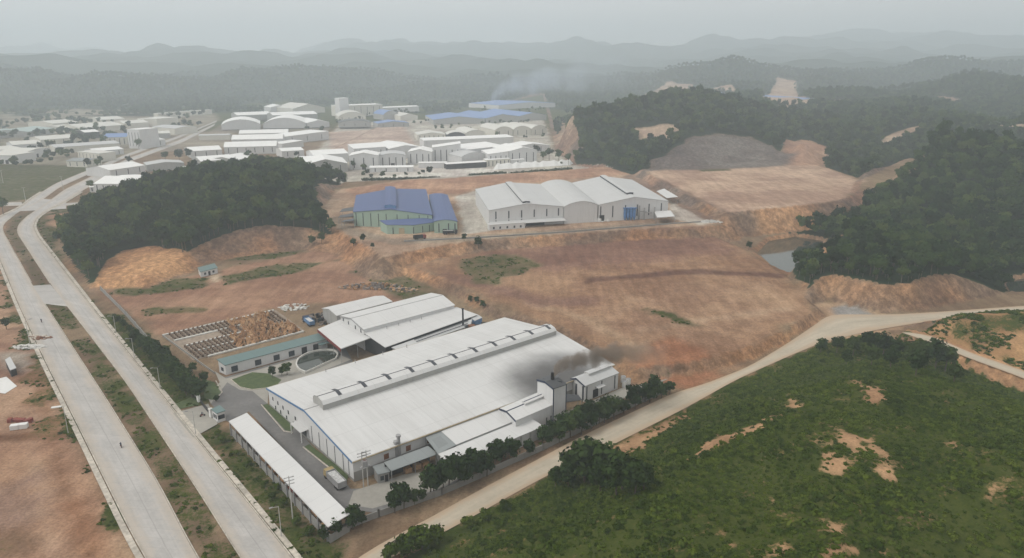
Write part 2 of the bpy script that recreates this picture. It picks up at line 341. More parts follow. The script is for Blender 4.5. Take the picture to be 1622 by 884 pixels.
def mat_road(name, c, dust, joints=True, dustamt=.5):
    m, nt, b = new_mat(name)
    uv = nt.nodes.new('ShaderNodeUVMap').outputs[0]; g = nt.nodes.new('ShaderNodeNewGeometry').outputs['Position']
    sep = nt.nodes.new('ShaderNodeSeparateXYZ'); nt.links.new(uv, sep.inputs[0])     # x = 0..1 across, y = metres along
    n1 = tex_noise(nt, g, .06, 5, .6); n2 = tex_noise(nt, g, .7, 4, .65)
    mp = nd(nt, 'ShaderNodeMapping'); mp.inputs['Scale'].default_value = (6, .04, 1); nt.links.new(uv, mp.inputs[0])
    n3 = tex_noise(nt, mp.outputs[0], 1.2, 4, .6)                                     # wheel tracks
    k = math_n(nt, 'ADD', math_n(nt, 'MULTIPLY', n1.outputs[0], .4), math_n(nt, 'ADD', math_n(nt, 'MULTIPLY', n2.outputs[0], .25), math_n(nt, 'MULTIPLY', n3.outputs[0], .35)))
    cc = mix(nt, mrange(nt, k, .32, .68), tuple(x*.80 for x in c), tuple(x*1.12 for x in c))
    if joints:
        wnz = nd(nt, 'ShaderNodeTexWhiteNoise', noise_dimensions='1D'); nt.links.new(math_n(nt, 'FLOOR', math_n(nt, 'MULTIPLY', sep.outputs[1], .2)), wnz.inputs['W'])
        cc = mix(nt, 1.0, cc, mix(nt, wnz.outputs[0], (.95,.95,.95), (1.04,1.04,1.04)), 'MULTIPLY')
        j = math_n(nt, 'LESS_THAN', math_n(nt, 'FRACT', math_n(nt, 'MULTIPLY', sep.outputs[1], .2)), .03)
        j2 = math_n(nt, 'LESS_THAN', math_n(nt, 'ABSOLUTE', math_n(nt, 'SUBTRACT', sep.outputs[0], .5)), .012)
        cc = mix(nt, math_n(nt, 'MULTIPLY', math_n(nt, 'MAXIMUM', j, j2), .3), cc, tuple(x*.45 for x in c))
    e = math_n(nt, 'MULTIPLY', math_n(nt, 'ABSOLUTE', math_n(nt, 'SUBTRACT', sep.outputs[0], .5)), 2)
    dn = math_n(nt, 'ADD', math_n(nt, 'MULTIPLY', e, .55), math_n(nt, 'MULTIPLY', math_n(nt, 'ADD', n1.outputs[0], n2.outputs[0]), .5))
    cc = mix(nt, mrange(nt, dn, .66, 1.05, 0, dustamt), cc, dust)
    nt.links.new(cc, b.inputs['Base Color']); b.inputs['Roughness'].default_value = .95; b.inputs['Specular IOR Level'].default_value = .05
mat_road('road_concrete', (.43,.415,.395), (.44,.365,.28))
mat_road('road_dirt', (.45,.395,.31), (.42,.30,.20), False, .7)
mat_road('asphalt', (.175,.17,.165), (.30,.28,.25), False, .5)
mat_road('paving', (.32,.305,.27), (.40,.36,.30), False, .6)
def mat_water():
    m, nt, b = new_mat('water'); b.inputs['Base Color'].default_value = (.035,.045,.035,1); b.inputs['Roughness'].default_value = .06; b.inputs['Specular IOR Level'].default_value = .5
mat_water()

# ------------------------------------------------------------------ mesh and object helpers
def V3(p, z=None): return (float(p[0]), float(p[1]), float(p[2] if z is None else z))
class MB:
    def __init__(s): s.v = []; s.f = []; s.uv = []
    def poly(s, pts, uv=None):
        i = len(s.v); s.v += [V3(p) for p in pts]; s.f.append(tuple(range(i, i+len(pts)))); s.uv += list(uv) if uv else [(0, 0)]*len(pts); return s
    def hexa(s, b, t):            # bottom ring, top ring (counter-clockwise from above)
        i = len(s.v); n = len(b); s.v += [V3(p) for p in b]+[V3(p) for p in t]
        s.f.append(tuple(i+k for k in reversed(range(n)))); s.f.append(tuple(i+n+k for k in range(n)))
        for k in range(n): s.f.append((i+k, i+(k+1) % n, i+n+(k+1) % n, i+n+k))
        s.uv += [(0, 0)]*(n*6); return s
    def box(s, c, size, az=0.0, z0=None):
        ca, sa = math.cos(az), math.sin(az); hx, hy = size[0]/2, size[1]/2
        zb = c[2] if z0 is None else z0
        r = [(c[0]+x*ca-y*sa, c[1]+x*sa+y*ca) for x, y in ((-hx,-hy),(hx,-hy),(hx,hy),(-hx,hy))]
        return s.hexa([(x, y, zb) for x, y in r], [(x, y, zb+size[2]) for x, y in r])
    def prism(s, pts, z0, z1): return s.hexa([V3(p, z0) for p in pts], [V3(p, z1) for p in pts])
    def tube(s, p0, p1, r0, r1=None, n=8):
        r1 = r0 if r1 is None else r1; a = Vector(V3(p0)); b = Vector(V3(p1)); d = (b-a).normalized()
        x = d.orthogonal().normalized(); y = d.cross(x)
        R = lambda c, r: [c+(x*math.cos(2*math.pi*k/n)+y*math.sin(2*math.pi*k/n))*r for k in range(n)]
        return s.hexa(R(a, r0), R(b, r1))
    def build(s, name, mat, parent=None, smooth=False):
        me = bpy.data.meshes.new(name); O = np.array(parent.location) if parent is not None and parent.parent is None else (np.array(parent.parent.location) if parent is not None else np.zeros(3))
        vs = np.array(s.v)-O if len(s.v) else s.v
        me.from_pydata(vs.tolist(), [], s.f)
        if any(u != (0, 0) for u in s.uv) and len(s.uv) == len(me.loops):
            l = me.uv_layers.new(name='UVMap'); l.data.foreach_set('uv', np.array(s.uv, float).ravel())
        me.materials.append(MATS[mat] if isinstance(mat, str) else mat)
        if smooth: me.polygons.foreach_set('use_smooth', [True]*len(me.polygons))
        me.update()
        o = bpy.data.objects.new(name, me); col.objects.link(o)
        if parent is not None: o.parent = parent
        return o
def tag(o, label=None, cat=None, group=None, kind=None):
    if label: o['label'] = label
    if cat: o['category'] = cat
    if group: o['group'] = group
    if kind: o['kind'] = kind
    return o
def thing(name, label, cat, loc, group=None):
    o = bpy.data.objects.new(name, None); o.empty_display_size = .5; col.objects.link(o); o.location = V3(loc); return tag(o, label, cat, group)
def copy_tree(o, parent=None):
    c = o.copy(); col.objects.link(c); c.parent = parent
    for ch in o.children: copy_tree(ch, c)
    return c
def lerp(a, b, t): return np.asarray(a, float)*(1-t)+np.asarray(b, float)*t

GABLE = lambda e, r, m=.5: [(0, e), (m, r), (1, e)]
SHED = lambda a, b: [(0, a), (1, b)]
def VAULT(e, r, n=8): return [(k/n, e+(r-e)*math.sin(math.pi*k/n)**.8 if 0 < k < n else e) for k in range(n+1)]
class Building:
    """walls under a roof profile lofted from edge AB (front) to edge DC (back)"""
    def __init__(s, name, label, cat, A, B, C, D, z0, prof, wall='wall_white', roof='roof_white', over=.5, group=None, th=.22, fascia=None, ridge=None, dig=1.0, walls=True):
        s.A, s.B, s.C, s.D = [np.array(p[:2], float) for p in (A, B, C, D)]; s.z0 = z0; s.prof = prof; s.th = th
        ctr = (s.A+s.B+s.C+s.D)/4; s.t = thing(name, label, cat, (ctr[0], ctr[1], z0), group)
        LU = np.linalg.norm(s.D-s.A); W = np.linalg.norm(s.B-s.A); s.L, s.W = LU, W
        mb = MB(); vl = 0
        tot = sum(math.hypot((t1-t0)*W, h1-h0) for (t0, h0), (t1, h1) in zip(prof, prof[1:]))
        for (t0, h0), (t1, h1) in zip(prof, prof[1:]):
            v1 = vl+math.hypot((t1-t0)*W, h1-h0)
            a0, a1, d0, d1 = lerp(s.A, s.B, t0), lerp(s.A, s.B, t1), lerp(s.D, s.C, t0), lerp(s.D, s.C, t1)
            va, vb = (vl, v1) if len(prof) != 3 else ((vl, v1) if t0 == 0 else (vl, v1))
            mb.poly([(*a0, z0+h0+th), (*a1, z0+h1+th), (*d1, z0+h1+th), (*d0, z0+h0+th)], [(0.01, va), (0.01, vb), (LU, vb), (LU, va)])
            mb.poly([(*a0, z0+h0), (*d0, z0+h0), (*d1, z0+h1), (*a1, z0+h1)])
            mb.poly([(*a0, z0+h0), (*a1, z0+h1), (*a1, z0+h1+th), (*a0, z0+h0+th)])
            mb.poly([(*d0, z0+h0), (*d0, z0+h0+th), (*d1, z0+h1+th), (*d1, z0+h1)])
            vl = v1
        for (p, q, h) in ((s.A, s.D, prof[0][1]), (s.C, s.B, prof[-1][1])):
            mb.poly([(*p, z0+h), (*p, z0+h+th), (*q, z0+h+th), (*q, z0+h)])
        s.roof = mb.build('roof', roof, s.t)
        s.over = over
        ex = (s.B-s.A)/W; ey = (s.D-s.A)/LU
        s.a = s.A+(ex+ey)*over; s.b = s.B+(ey-ex)*over; s.c = s.C-(ex+ey)*over; s.d = s.D+(ex-ey)*over
        s.ex, s.ey = ex, ey; s.ctr = ctr
        if walls:
            mb = MB(); low = z0-dig; hh = [(t, h-.03) for t, h in prof]
            front = [(*lerp(s.a, s.b, t), z0+h) for t, h in hh]; back = [(*lerp(s.d, s.c, t), z0+h) for t, h in hh]
            mb.poly([(*s.a, low), (*s.b, low)]+list(reversed(front)))
            mb.poly([(*s.c, low), (*s.d, low)]+back)
            mb.poly([(*s.d, low), (*s.a, low), front[0], back[0]]); mb.poly([(*s.b, low), (*s.c, low), back[-1], front[-1]])
            s.wall = mb.build('wall', wall, s.t)
        if fascia:                # coloured trim along the front gable edge
            mb = MB()
            o = -ey*.06
            for (t0, h0), (t1, h1) in zip(prof, prof[1:]):
                a0, a1 = lerp(s.A, s.B, t0)+o, lerp(s.A, s.B, t1)+o
                mb.hexa([(*a0, z0+h0-.35), (*a1, z0+h1-.35), (*(a1+ey*.05), z0+h1-.35), (*(a0+ey*.05), z0+h0-.35)],
                        [(*a0, z0+h0+th+.08), (*a1, z0+h1+th+.08), (*(a1+ey*.05), z0+h1+th+.08), (*(a0+ey*.05), z0+h0+th+.08)])
            mb.build('fascia', fascia, s.t)
        if ridge:
            tm, hm_ = max(prof, key=lambda q: q[1]); p, q = lerp(s.A, s.B, tm), lerp(s.D, s.C, tm); z = z0+hm_+th
            r = ex*.3
            MB().hexa([(*(p-r), z-.05), (*(p+r), z-.05), (*(q+r), z-.05), (*(q-r), z-.05)], [(*p, z+.1), (*(p+r*.2), z+.1), (*(q+r*.2), z+.1), (*q, z+.1)]).build('ridge_cap', ridge, s.t)
    def h(s, t):
        for (t0, h0), (t1, h1) in zip(s.prof, s.prof[1:]):
            if t <= t1: return h0+(h1-h0)*(t-t0)/(t1-t0)
        return s.prof[-1][1]
    def top(s, u, t):             # point on the roof: u along the ridge 0..1, t across 0..1
        p = lerp(lerp(s.A, s.B, t), lerp(s.D, s.C, t), u); return np.array((*p, s.z0+s.h(t)+s.th))
    def side(s, face, f):
        p, q = {'front': (s.a, s.b), 'right': (s.b, s.c), 'back': (s.c, s.d), 'left': (s.d, s.a)}[face]
        n = q-p; n = np.array((n[1], -n[0]))/np.linalg.norm(n); return lerp(p, q, f), n, (q-p)/np.linalg.norm(q-p)
    def opening(s, face, f, zl, zh, w, name='window', mat='slit', proud=.05, parent=None):
        p, n, e = s.side(face, f); b = p-n*.1; o = p+n*proud
        r = [b-e*w/2, o-e*w/2, o+e*w/2, b+e*w/2]
        r = [b-e*w/2, b+e*w/2, o+e*w/2, o-e*w/2]
        r = list(reversed(r))
        return MB().prism(r, s.z0+zl, s.z0+zh).build(name, mat, parent or s.t)
    def slits(s, face, fs, zl, zh, w=.55, name='window', mat='slit'):
        for f in fs: s.opening(face, f, zl, zh, w, name, mat)
    def canopy(s, face, f0, f1, z, depth, drop=.5, mat='roof_white', name='canopy', th=.15):
        p, n, e = s.side(face, f0); q, _, _ = s.side(face, f1)
        a, b, c, d = p, q, q+n*depth, p+n*depth; z += s.z0; L = np.linalg.norm(q-p)
        mb = MB(); mb.hexa([(*d, z-drop), (*c, z-drop), (*b, z), (*a, z)], [(*d, z-drop+th), (*c, z-drop+th), (*b, z+th), (*a, z+th)])
        return mb.build(name, mat, s.t)
    def monitor(s, u0, u1, wid, hgt, t=.5, mat='roof_white', cap=None, bands=0, band_mat='slit', side='wall_white', arch=True):
        """raised ridge vent"""
        zc = s.top(0, t)[2]; base = zc-wid*.5*(abs(s.h(t)-s.h(max(t-.1, 0)))/(s.W*.1))-.1
        p, q = s.top(u0, t)[:2], s.top(u1, t)[:2]; n = s.ex; L = np.linalg.norm(q-p)
        prof = [(-wid/2, hgt*.45), (-wid*.36, hgt*.8), (0, hgt), (wid*.36, hgt*.8), (wid/2, hgt*.45)] if arch else [(-wid/2, hgt*.7), (0, hgt), (wid/2, hgt*.7)]
        mb = MB(); v = 0
        for (x0, h0), (x1, h1) in zip(prof, prof[1:]):
            v1 = v+math.hypot(x1-x0, h1-h0)
            mb.poly([(*(p+n*x0), zc+h0), (*(p+n*x1), zc+h1), (*(q+n*x1), zc+h1), (*(q+n*x0), zc+h0)], [(.01, v), (.01, v1), (L, v1), (L, v)]); v = v1
        m = mb.build('roof_monitor', mat, s.t)
        mb = MB(); w2 = wid/2-.25
        for pp, sg in ((p, 1), (q, -1)):
            k = s.ey*.12*sg
            mb.poly([(*(pp+n*x+k), zc+h_-.02) for x, h_ in (prof if sg < 0 else list(reversed(prof)))]+[(*(pp-n*w2*sg*-1+k), base), (*(pp+n*w2*sg*-1+k), base)][::-1])
        for sg in (-1, 1): mb.poly([(*(p+n*w2*sg), base), (*(q+n*w2*sg), base), (*(q+n*w2*sg), zc+hgt*.5), (*(p+n*w2*sg), zc+hgt*.5)])
        mb.build('monitor_side', side, m)
        if bands:
            for k in range(bands):
                f = (k+.72)/bands; c0 = lerp(p, q, f); dd = s.ey*.6
                mb = MB()
                for (x0, h0), (x1, h1) in zip(prof[1:3] if arch else prof[:1], prof[2:4] if arch else prof[1:]):
                    mb.hexa([(*(c0+n*x0-dd), zc+h0-.02), (*(c0+n*x1-dd), zc+h1-.02), (*(c0+n*x1+dd), zc+h1-.02), (*(c0+n*x0+dd), zc+h0-.02)],
                            [(*(c0+n*x0-dd), zc+h0+.08), (*(c0+n*x1-dd), zc+h1+.08), (*(c0+n*x1+dd), zc+h1+.08), (*(c0+n*x0+dd), zc+h0+.08)])
                mb.build('band', band_mat, m)
        if cap: MB().hexa([(*(p-n*.17), zc+hgt-.03), (*(p+n*.17), zc+hgt-.03), (*(q+n*.17), zc+hgt-.03), (*(q-n*.17), zc+hgt-.03)], [(*(p-n*.12), zc+hgt+.06), (*(p+n*.12), zc+hgt+.06), (*(q+n*.12), zc+hgt+.06), (*(q-n*.12), zc+hgt+.06)]).build('ridge_cap', cap, m)
        return m

def resample(pts, n):
    p = np.array([q[:2] for q in pts]); d = np.concatenate([[0], np.cumsum(np.linalg.norm(np.diff(p, axis=0), axis=1))])
    t = np.linspace(0, d[-1], n); return np.stack([np.interp(t, d, p[:, 0]), np.interp(t, d, p[:, 1])], 1)
def smooth_pl(p, k=2):
    p = p.copy()
    for _ in range(k): p[1:-1] = p[1:-1]*.5+(p[:-2]+p[2:])*.25
    return p
def strip(name, L, R, z, mat, n=120, smooth=3, kind='structure', drape=False):
    l = smooth_pl(resample(L, n), smooth); r = smooth_pl(resample(R, n), smooth); mb = MB(); y = 0
    zs = np.full(n, z)
    for i in range(n-1):
        y1 = y+np.linalg.norm((l[i+1]+r[i+1]-l[i]-r[i])/2)
        mb.poly([(*l[i], zs[i]), (*r[i], zs[i]), (*r[i+1], zs[i+1]), (*l[i+1], zs[i+1])], [(0, y+.01), (1, y+.01), (1, y1+.01), (0, y1+.01)]); y = y1
    return tag(mb.build(name, mat), kind=kind), l, r
def sheet(name, pts, z, mat, th=.0, kind='structure'):
    mb = MB(); mb.poly([V3(p, z) for p in pts], [(.35, float(p[1])+.01) for p in pts]); return tag(mb.build(name, mat), kind=kind)
def ribbon_wall(pl, w, h, z, mb=None):
    mb = mb or MB(); p = np.asarray(pl, float)
    for a, b in zip(p, p[1:]):
        d = b-a; L = np.linalg.norm(d)
        if L < 1e-6: continue
        n = np.array((-d[1], d[0]))/L*w/2; mb.hexa([(*(a-n), z), (*(b-n), z), (*(b+n), z), (*(a+n), z)], [(*(a-n), z+h), (*(b-n), z+h), (*(b+n), z+h), (*(a+n), z+h)])
    return mb

# ------------------------------------------------------------------ ground sheet
def axis(core0, core1, step, lo, hi, g):
    a = list(np.arange(core0, core1+step/2, step))
    st, x = step, core1
    while x < hi: st *= 1+g; x += st; a.append(min(x, hi))
    st, x = step, core0
    while x > lo: st *= 1+g; x -= st; a.insert(0, max(x, lo))
    return np.unique(np.round(np.array(a), 3))
gx = axis(-290, 300, 2.1, -8600, 8600, .0165); gy = axis(70, 620, 2.1, -500, 8600, .013)
GX, GY = np.meshgrid(gx, gy); gsh = GX.shape
fx, fy = GX.ravel(), GY.ravel()
zz, hm, cut, flat, rmp = terrain(fx, fy)
soil = np.tile(np.array(S(150,128,102)), (fx.size, 1)); veg = .30+.34*sstep(1000, 1500, np.hypot(fx, fy)); forest = np.zeros(fx.size)
TAN, ORANGE, BROWN, PALE = S(176,140,112), S(182,128,88), S(150,108,86), S(196,176,150)
ZONES = [  # polygon, level, soil, grass cover, feather
 ([(-900,330),(0,330),(40,420),(60,490),(130,690),(225,880),(300,1000),(-900,1000)], 0, S(184,150,122), .10, 3),
 ([(-900,520),(70,545),(75,590),(0,600),(-900,620)], 0, S(165,128,105), .16, 3),
 ([(0,700),(110,690),(180,800),(220,1000),(-500,1000),(-500,700)], 0, S(186,148,118), .05, 4),
 ([(-200,690),(60,684),(112,678),(116,690),(60,700),(-200,712)], 0, S(140,104,78), .30, 2),
 ([(78,700),(90,700),(118,800),(160,905),(140,905),(104,810)], 0, S(150,112,84), .12, 2),
 ([(40,700),(52,700),(70,800),(95,905),(84,905),(58,800)], 0, S(196,164,136), .02, 3),
 ([(-80,780),(40,760),(60,830),(-80,860)], 0, S(170,140,120), .08, 6),
 ([(-80,860),(40,840),(50,870),(-80,900)], 0, S(150,120,95), .34, 4),
 ([(100,800),(130,790),(185,884),(160,905)], 0, S(172,128,96), .10, 3),
 ([(0,560),(60,556),(90,580),(40,590),(0,585)], 0, S(180,170,155), .05, 3),
 ([(0,410),(30,486),(78,580),(128,680),(216,860),(250,930),(232,930),(190,860),(112,700),(62,600),(10,480)], 0, S(140,118,92), .64, 2),
 ([(40,560),(75,590),(90,640),(95,700),(70,700),(45,640)], 0, S(165,125,95), .48, 2),
 ([(-600,330),(0,326),(40,318),(200,244),(330,188),(0,186),(-900,240)], 0, S(128,120,100), .52, 8),
 ([(20,345),(70,325),(30,357),(28,368),(80,452),(56,456),(6,370)], 0, S(128,112,92), .42, 2),
 ([(70,478),(104,483),(200,606),(322,787),(400,905),(325,905),(250,766),(170,638)], 0, S(140,116,98), .53, 2),
 ([(170,610),(200,606),(215,640),(185,650)], 0, S(120,110,80), .6, 2),
 ([(55,350),(80,332),(130,330),(160,345),(90,385),(110,430),(160,490),(146,490),(70,395)], 0, S(130,114,92), .50, 2),
 ([(80,340),(140,332),(150,345),(105,362),(78,358)], 0, S(188,150,118), .05, 4),
 ([(150,492),(190,500),(345,640),(300,650),(276,650)], 0, S(130,112,86), .62, 2),
 ([(290,655),(345,668),(520,850),(560,900),(470,895)], 0, S(124,108,84), .58, 2),
 ([(150,462),(330,432),(500,396),(610,415),(700,450),(640,480),(500,480),(430,490),(260,530)], 0, S(172,134,108), .12, 3),
 ([(180,458),(250,440),(335,440),(330,452),(240,466),(190,472)], 0, S(130,116,86), .52, 2),
 ([(345,442),(400,425),(500,415),(540,410),(480,430),(420,442),(360,450)], 0, S(130,116,86), .50, 2),
 ([(360,412),(440,388),(500,380),(520,390),(440,410)], 0, S(130,116,86), .50, 2),
 ([(230,490),(300,480),(318,492),(270,502),(235,500)], 0, S(136,118,86), .48, 2),
 ([(560,430),(650,430),(700,470),(640,475),(600,455)], 0, S(125,112,85), .48, 3),
 ([(330,425),(350,428),(345,448),(335,448)], 0, PALE, .0, 1),
 ([(640,421),(760,397),(900,380),(1108,363),(1186,396),(1246,436),(1300,492),(1246,522),(1100,600),(1010,590),(884,520),(700,440)], 3.5, S(168,132,102), .06, 4),
 ([(760,400),(900,382),(1108,364),(1180,400),(1000,420),(840,430)], 3.5, S(146,110,92), .04, 10),
 ([(900,500),(1100,440),(1240,450),(1280,490),(1150,540),(1000,560)], 3.5, S(176,142,112), .03, 12),
 ([(930,440),(1100,426),(1240,434),(1244,440),(1100,433),(930,447)], 3.5, S(128,96,80), .12, 2),
 ([(820,470),(930,500),(1040,560),(1030,566),(920,508),(815,476)], 3.5, S(182,152,122), .02, 3),
 ([(1010,520),(1130,500),(1250,486),(1252,492),(1130,508),(1012,528)], 3.5, S(186,156,126), .02, 3),
 ([(700,425),(860,470),(960,470),(950,484),(850,484),(690,436)], 3.5, S(150,116,98), .10, 5),
 ([(735,410),(800,402),(848,412),(846,432),(800,440),(790,455),(755,448),(735,432)], 3.5, S(138,122,92), .46, 2),
 ([(1025,488),(1060,495),(1100,515),(1070,512)], 3.5, S(128,115,85), .50, 2),
 ([(1060,545),(1110,560),(1150,590),(1110,612),(1000,600),(1000,575)], 1, S(176,124,90), .06, 4),
 ([(505,342),(530,302),(640,284),(960,264),(1050,300),(1146,355),(1000,364),(770,380),(606,408),(545,370)], 9, S(188,160,134), .04, 3),
 ([(545,300),(640,286),(960,264),(1000,276),(900,284),(760,297),(730,306),(560,310)], 9, S(190,150,122), .02, 3),
 ([(722,312),(760,300),(780,366),(736,370)], 9, S(205,200,188), 0, 2),
 ([(520,345),(545,340),(560,362),(620,378),(760,372),(1060,350),(1062,356),(760,381),(620,388),(550,372)], 9, S(165,148,128), .06, 2),
 ([(1060,312),(1085,316),(1140,350),(1110,356),(1064,346)], 9, S(205,198,185), .0, 2),
 ([(1018,268),(1150,259),(1250,250),(1300,262),(1372,290),(1330,317),(1240,330),(1150,338),(1050,288)], 14, S(194,164,140), .03, 4),
 ([(1105,266),(1160,264),(1160,270),(1110,272)], 14, S(130,115,90), .5, 2),
 ([(1000,270),(1050,288),(1100,314),(1150,338),(1120,344),(1040,300),(985,276)], 12, S(150,125,108), .12, 2),
 ([(440,282),(560,292),(700,292),(980,268),(905,262),(880,240),(860,190),(640,190),(540,190),(480,262)], 4, S(196,192,180), .10, 4),
 ([(520,205),(640,199),(660,234),(524,240)], 4, S(202,180,164), .05, 4),
 ([(600,262),(780,262),(800,280),(600,287)], 4, S(222,219,210), .0, 2),
 ([(0,178),(330,170),(350,190),(200,243),(120,262),(0,260)], 0, S(160,152,134), .34, 8),
 ([(190,178),(235,174),(240,182),(170,186)], 20, S(190,155,125), .05, 8),
 ([(350,196),(520,194),(520,207),(330,208)], 2, S(140,132,118), .3, 3),
 ([(280,210),(370,205),(360,232),(240,240)], 1, S(165,155,138), .25, 4),
 ([(1285,480),(1340,478),(1420,500),(1622,486),(1622,500),(1460,514),(1300,545)], 0, S(196,166,132), .0, 2),
 ([(1316,487),(1345,483),(1390,500),(1330,503)], 0, S(170,170,166), .0, 2),
 ([(1420,522),(1480,530),(1622,585),(1760,640),(1760,720),(1622,628),(1500,600),(1450,545)], 2, S(198,152,108), .05, 3),
 ([(1185,395),(1240,378),(1300,384),(1290,430),(1250,440)], 0, S(160,120,90), .10, 4),
 ([(985,700),(1086,650),(1110,648),(1040,690),(990,722)], 3, S(190,146,108), .05, 2),
]
for poly, lv, c, vg, ft in ZONES:
    p = PX(poly, lv); m = near(p, fx, fy, ft*3+6)
    if not m.any(): continue
    x, y = fx[m], fy[m]; sd = sdist(p, x, y)+fbm(x, y, 16, 4, 21)*ft*(4.5 if vg > .45 and ft <= 2 else 1.8)
    w = sstep(ft, -ft, sd); soil[m] = soil[m]*(1-w[:, None])+np.array(c)*w[:, None]; veg[m] = veg[m]*(1-w)+vg*w
# forest floor on hills and far ranges; bare soil on cuts
isfront = near(HILLS['front']['poly'], fx, fy, 0) & (sdist(HILLS['front']['poly'], fx, fy) < 1.5)
sd_sh = sdist(HILLS['shoulder']['poly'], fx, fy)
forest = np.maximum(np.clip(hm, 0, 1)*(~isfront)*(sd_sh > 0), np.maximum(sstep(.02, .12, rmp), sstep(.02, .12, fbm(fx, fy, 210, 4, 81))*sstep(1480, 1620, fy))*(1-flat))
cn = sdist(HILLS['cone']['poly'], fx, fy); forest[cn < 2] = 0; soil[cn < 0] = S(184,146,120); veg[cn < 2] = 0
veg[isfront] = np.clip(.74+.5*fbm(fx[isfront], fy[isfront], 9, 4, 77), .2, .95); soil[isfront] = S(176,142,104)
sh = (sd_sh < 0) & (cut < .1); veg[sh] = np.clip(.42-.0*sd_sh[sh]+.6*fbm(fx[sh], fy[sh], 16, 3, 63), 0, .8)*sstep(0, 7, -sd_sh[sh]); soil[sh] = S(186,146,100)
cm = cut > .03; w = np.clip(cut*1.5, 0, 1)[:, None]
cn_ = sstep(-.25, .3, fbm(fx, fy, 45, 3, 35))[:, None]
cutcol = np.where((fy < 520)[:, None], np.array(S(194,148,106))*cn_+np.array(S(146,122,102))*(1-cn_), np.array(S(178,142,118))*cn_+np.array(S(140,124,112))*(1-cn_))
cutcol = cutcol*(1+.25*fbm(fx, fy, 30, 3, 31))[:, None]
soil = soil*(1-w)+cutcol*w; veg = veg*(1-w[:, 0])+np.clip(.12+.5*fbm(fx, fy, 18, 4, 33), 0, .5)*w[:, 0]; forest = forest*(1-w[:, 0])
# bare patches on the front hill and far hillsides
BARE = [([(1360,610),(1405,618),(1400,650),(1370,640)], 33), ([(1325,680),(1370,690),(1360,720),(1318,700)], 33), ([(1300,720),(1350,730),(1345,760),(1305,750)], 33),
        ([(1370,690),(1400,720),(1420,770),(1385,750)], 33), ([(1560,765),(1595,775),(1580,800),(1558,795)], 30), ([(1093,716),(1150,688),(1212,664),(1218,676),(1150,704),(1100,730)], 15),
        ([(1315,825),(1345,830),(1340,848),(1318,842)], 36), ([(1225,868),(1262,858),(1260,884),(1222,884)], 30), 
        ([(962,716),(1088,654),(1100,656),(1005,716),(962,738)], 3), ([(1148,855),(1172,855),(1170,872),(1146,872)], 26), ([(1250,632),(1275,645),(1250,652)], 22), ([(1505,700),(1535,708),(1520,718)], 30), 
        ([(1340,600),(1368,612),(1360,622)], 33), ([(1280,880),(1330,870),(1400,884),(1330,900)], 36)]
def hit(u, v, y0=60., y1=4200.):
    t = np.concatenate([np.arange(y0, 700, 2.), np.arange(700, y1, 8.)]); a, b = u-811.0, 442.0-v; k = F_PX*_c+b*_s
    X_, Z_ = a/k*t, CAM_H+(-F_PX*_s+b*_c)/k*t; g = terrain(X_, t)[0]; w = np.nonzero(g > Z_)[0]
    i = w[0] if len(w) else len(t)-1
    return np.array((X_[i], t[i]))
BAREP = [[hit(u, v) for u, v in p] for p, z in BARE]
for p in BAREP:
    m = near(p, fx, fy, 6); x, y = fx[m], fy[m]; w = sstep(1.6, -1.6, sdist(p, x, y)+fbm(x, y, 5, 4, 41)*3.6)*.9
    veg[m] = veg[m]*(1-w)+w*np.clip(.22+.4*fbm(x, y, 4, 3, 47), 0, .5); soil[m] = soil[m]*(1-w[:, None])+np.array(S(188,148,110))*w[:, None]*(1+.35*fbm(x, y, 6, 3, 45))[:, None]
FARBARE = [([(150,456),(162,424),(198,396),(250,389),(298,401),(316,420),(300,434),(235,456)], 401), ([(1020,150),(1060,128),(1100,135),(1080,148),(1040,160)], 1700), ([(1200,165),(1230,122),(1260,128),(1275,155),(1300,165),(1250,175)], 1500), ([(1470,160),(1510,152),(1528,165),(1500,172)], 1350),
           ([(1020,272),(1035,255),(1090,222),(1140,213),(1190,216),(1255,248),(1250,264),(1140,268)], 840), ([(1115,140),(1160,135),(1165,146),(1120,148)], 1700), ([(1000,205),(1050,195),(1080,205),(1060,225),(1020,232)], 900),
           ([(1380,235),(1420,208),(1470,198),(1472,205),(1430,225),(1400,240)], 800), ([(880,225),(895,190),(905,190),(900,230)], 880), ([(1560,190),(1622,200),(1622,212),(1560,200)], 1000), ([(1240,162),(1340,158),(1345,166),(1260,172)], 1450)]
for poly, y0 in FARBARE:
    p = [hit(u, v, y0*.6) for u, v in poly]
    m = near(p, fx, fy, 30); x, y = fx[m], fy[m]; k_ = .3 if y0 == 401 else 1.0; w = sstep(8*k_, -8*k_, sdist(p, x, y)+fbm(x, y, 40*k_, 3, 43)*10*k_)
    soil[m] = soil[m]*(1-w[:, None])+np.array(S(128,120,114) if y0 == 840 else (S(200,152,106) if y0 == 401 else S(196,170,146)))*w[:, None]; veg[m] *= (1-w); forest[m] *= (1-w); cut[m] = np.maximum(cut[m], w*.9) if y0 in (840, 401) else cut[m]
rock = np.clip(cut*1.2, 0, 1)
lum = (soil*np.array((.3,.59,.11))).sum(1, keepdims=True); soil = soil*.9+lum*.1; soil *= .76
me = bpy.data.meshes.new('ground'); n0, n1_ = gsh
idx = np.arange(fx.size).reshape(gsh); quads = np.stack([idx[:-1, :-1], idx[:-1, 1:], idx[1:, 1:], idx[1:, :-1]], -1).reshape(-1, 4)
me.vertices.add(fx.size); me.vertices.foreach_set('co', np.stack([fx, fy, zz], 1).astype(np.float32).ravel())
me.loops.add(quads.size); me.loops.foreach_set('vertex_index', quads.ravel().astype(np.int32))
me.polygons.add(len(quads)); me.polygons.foreach_set('loop_start', np.arange(0, quads.size, 4, dtype=np.int32)); me.polygons.foreach_set('loop_total', np.full(len(quads), 4, np.int32))
me.polygons.foreach_set('use_smooth', np.ones(len(quads), bool)); me.update(calc_edges=True)
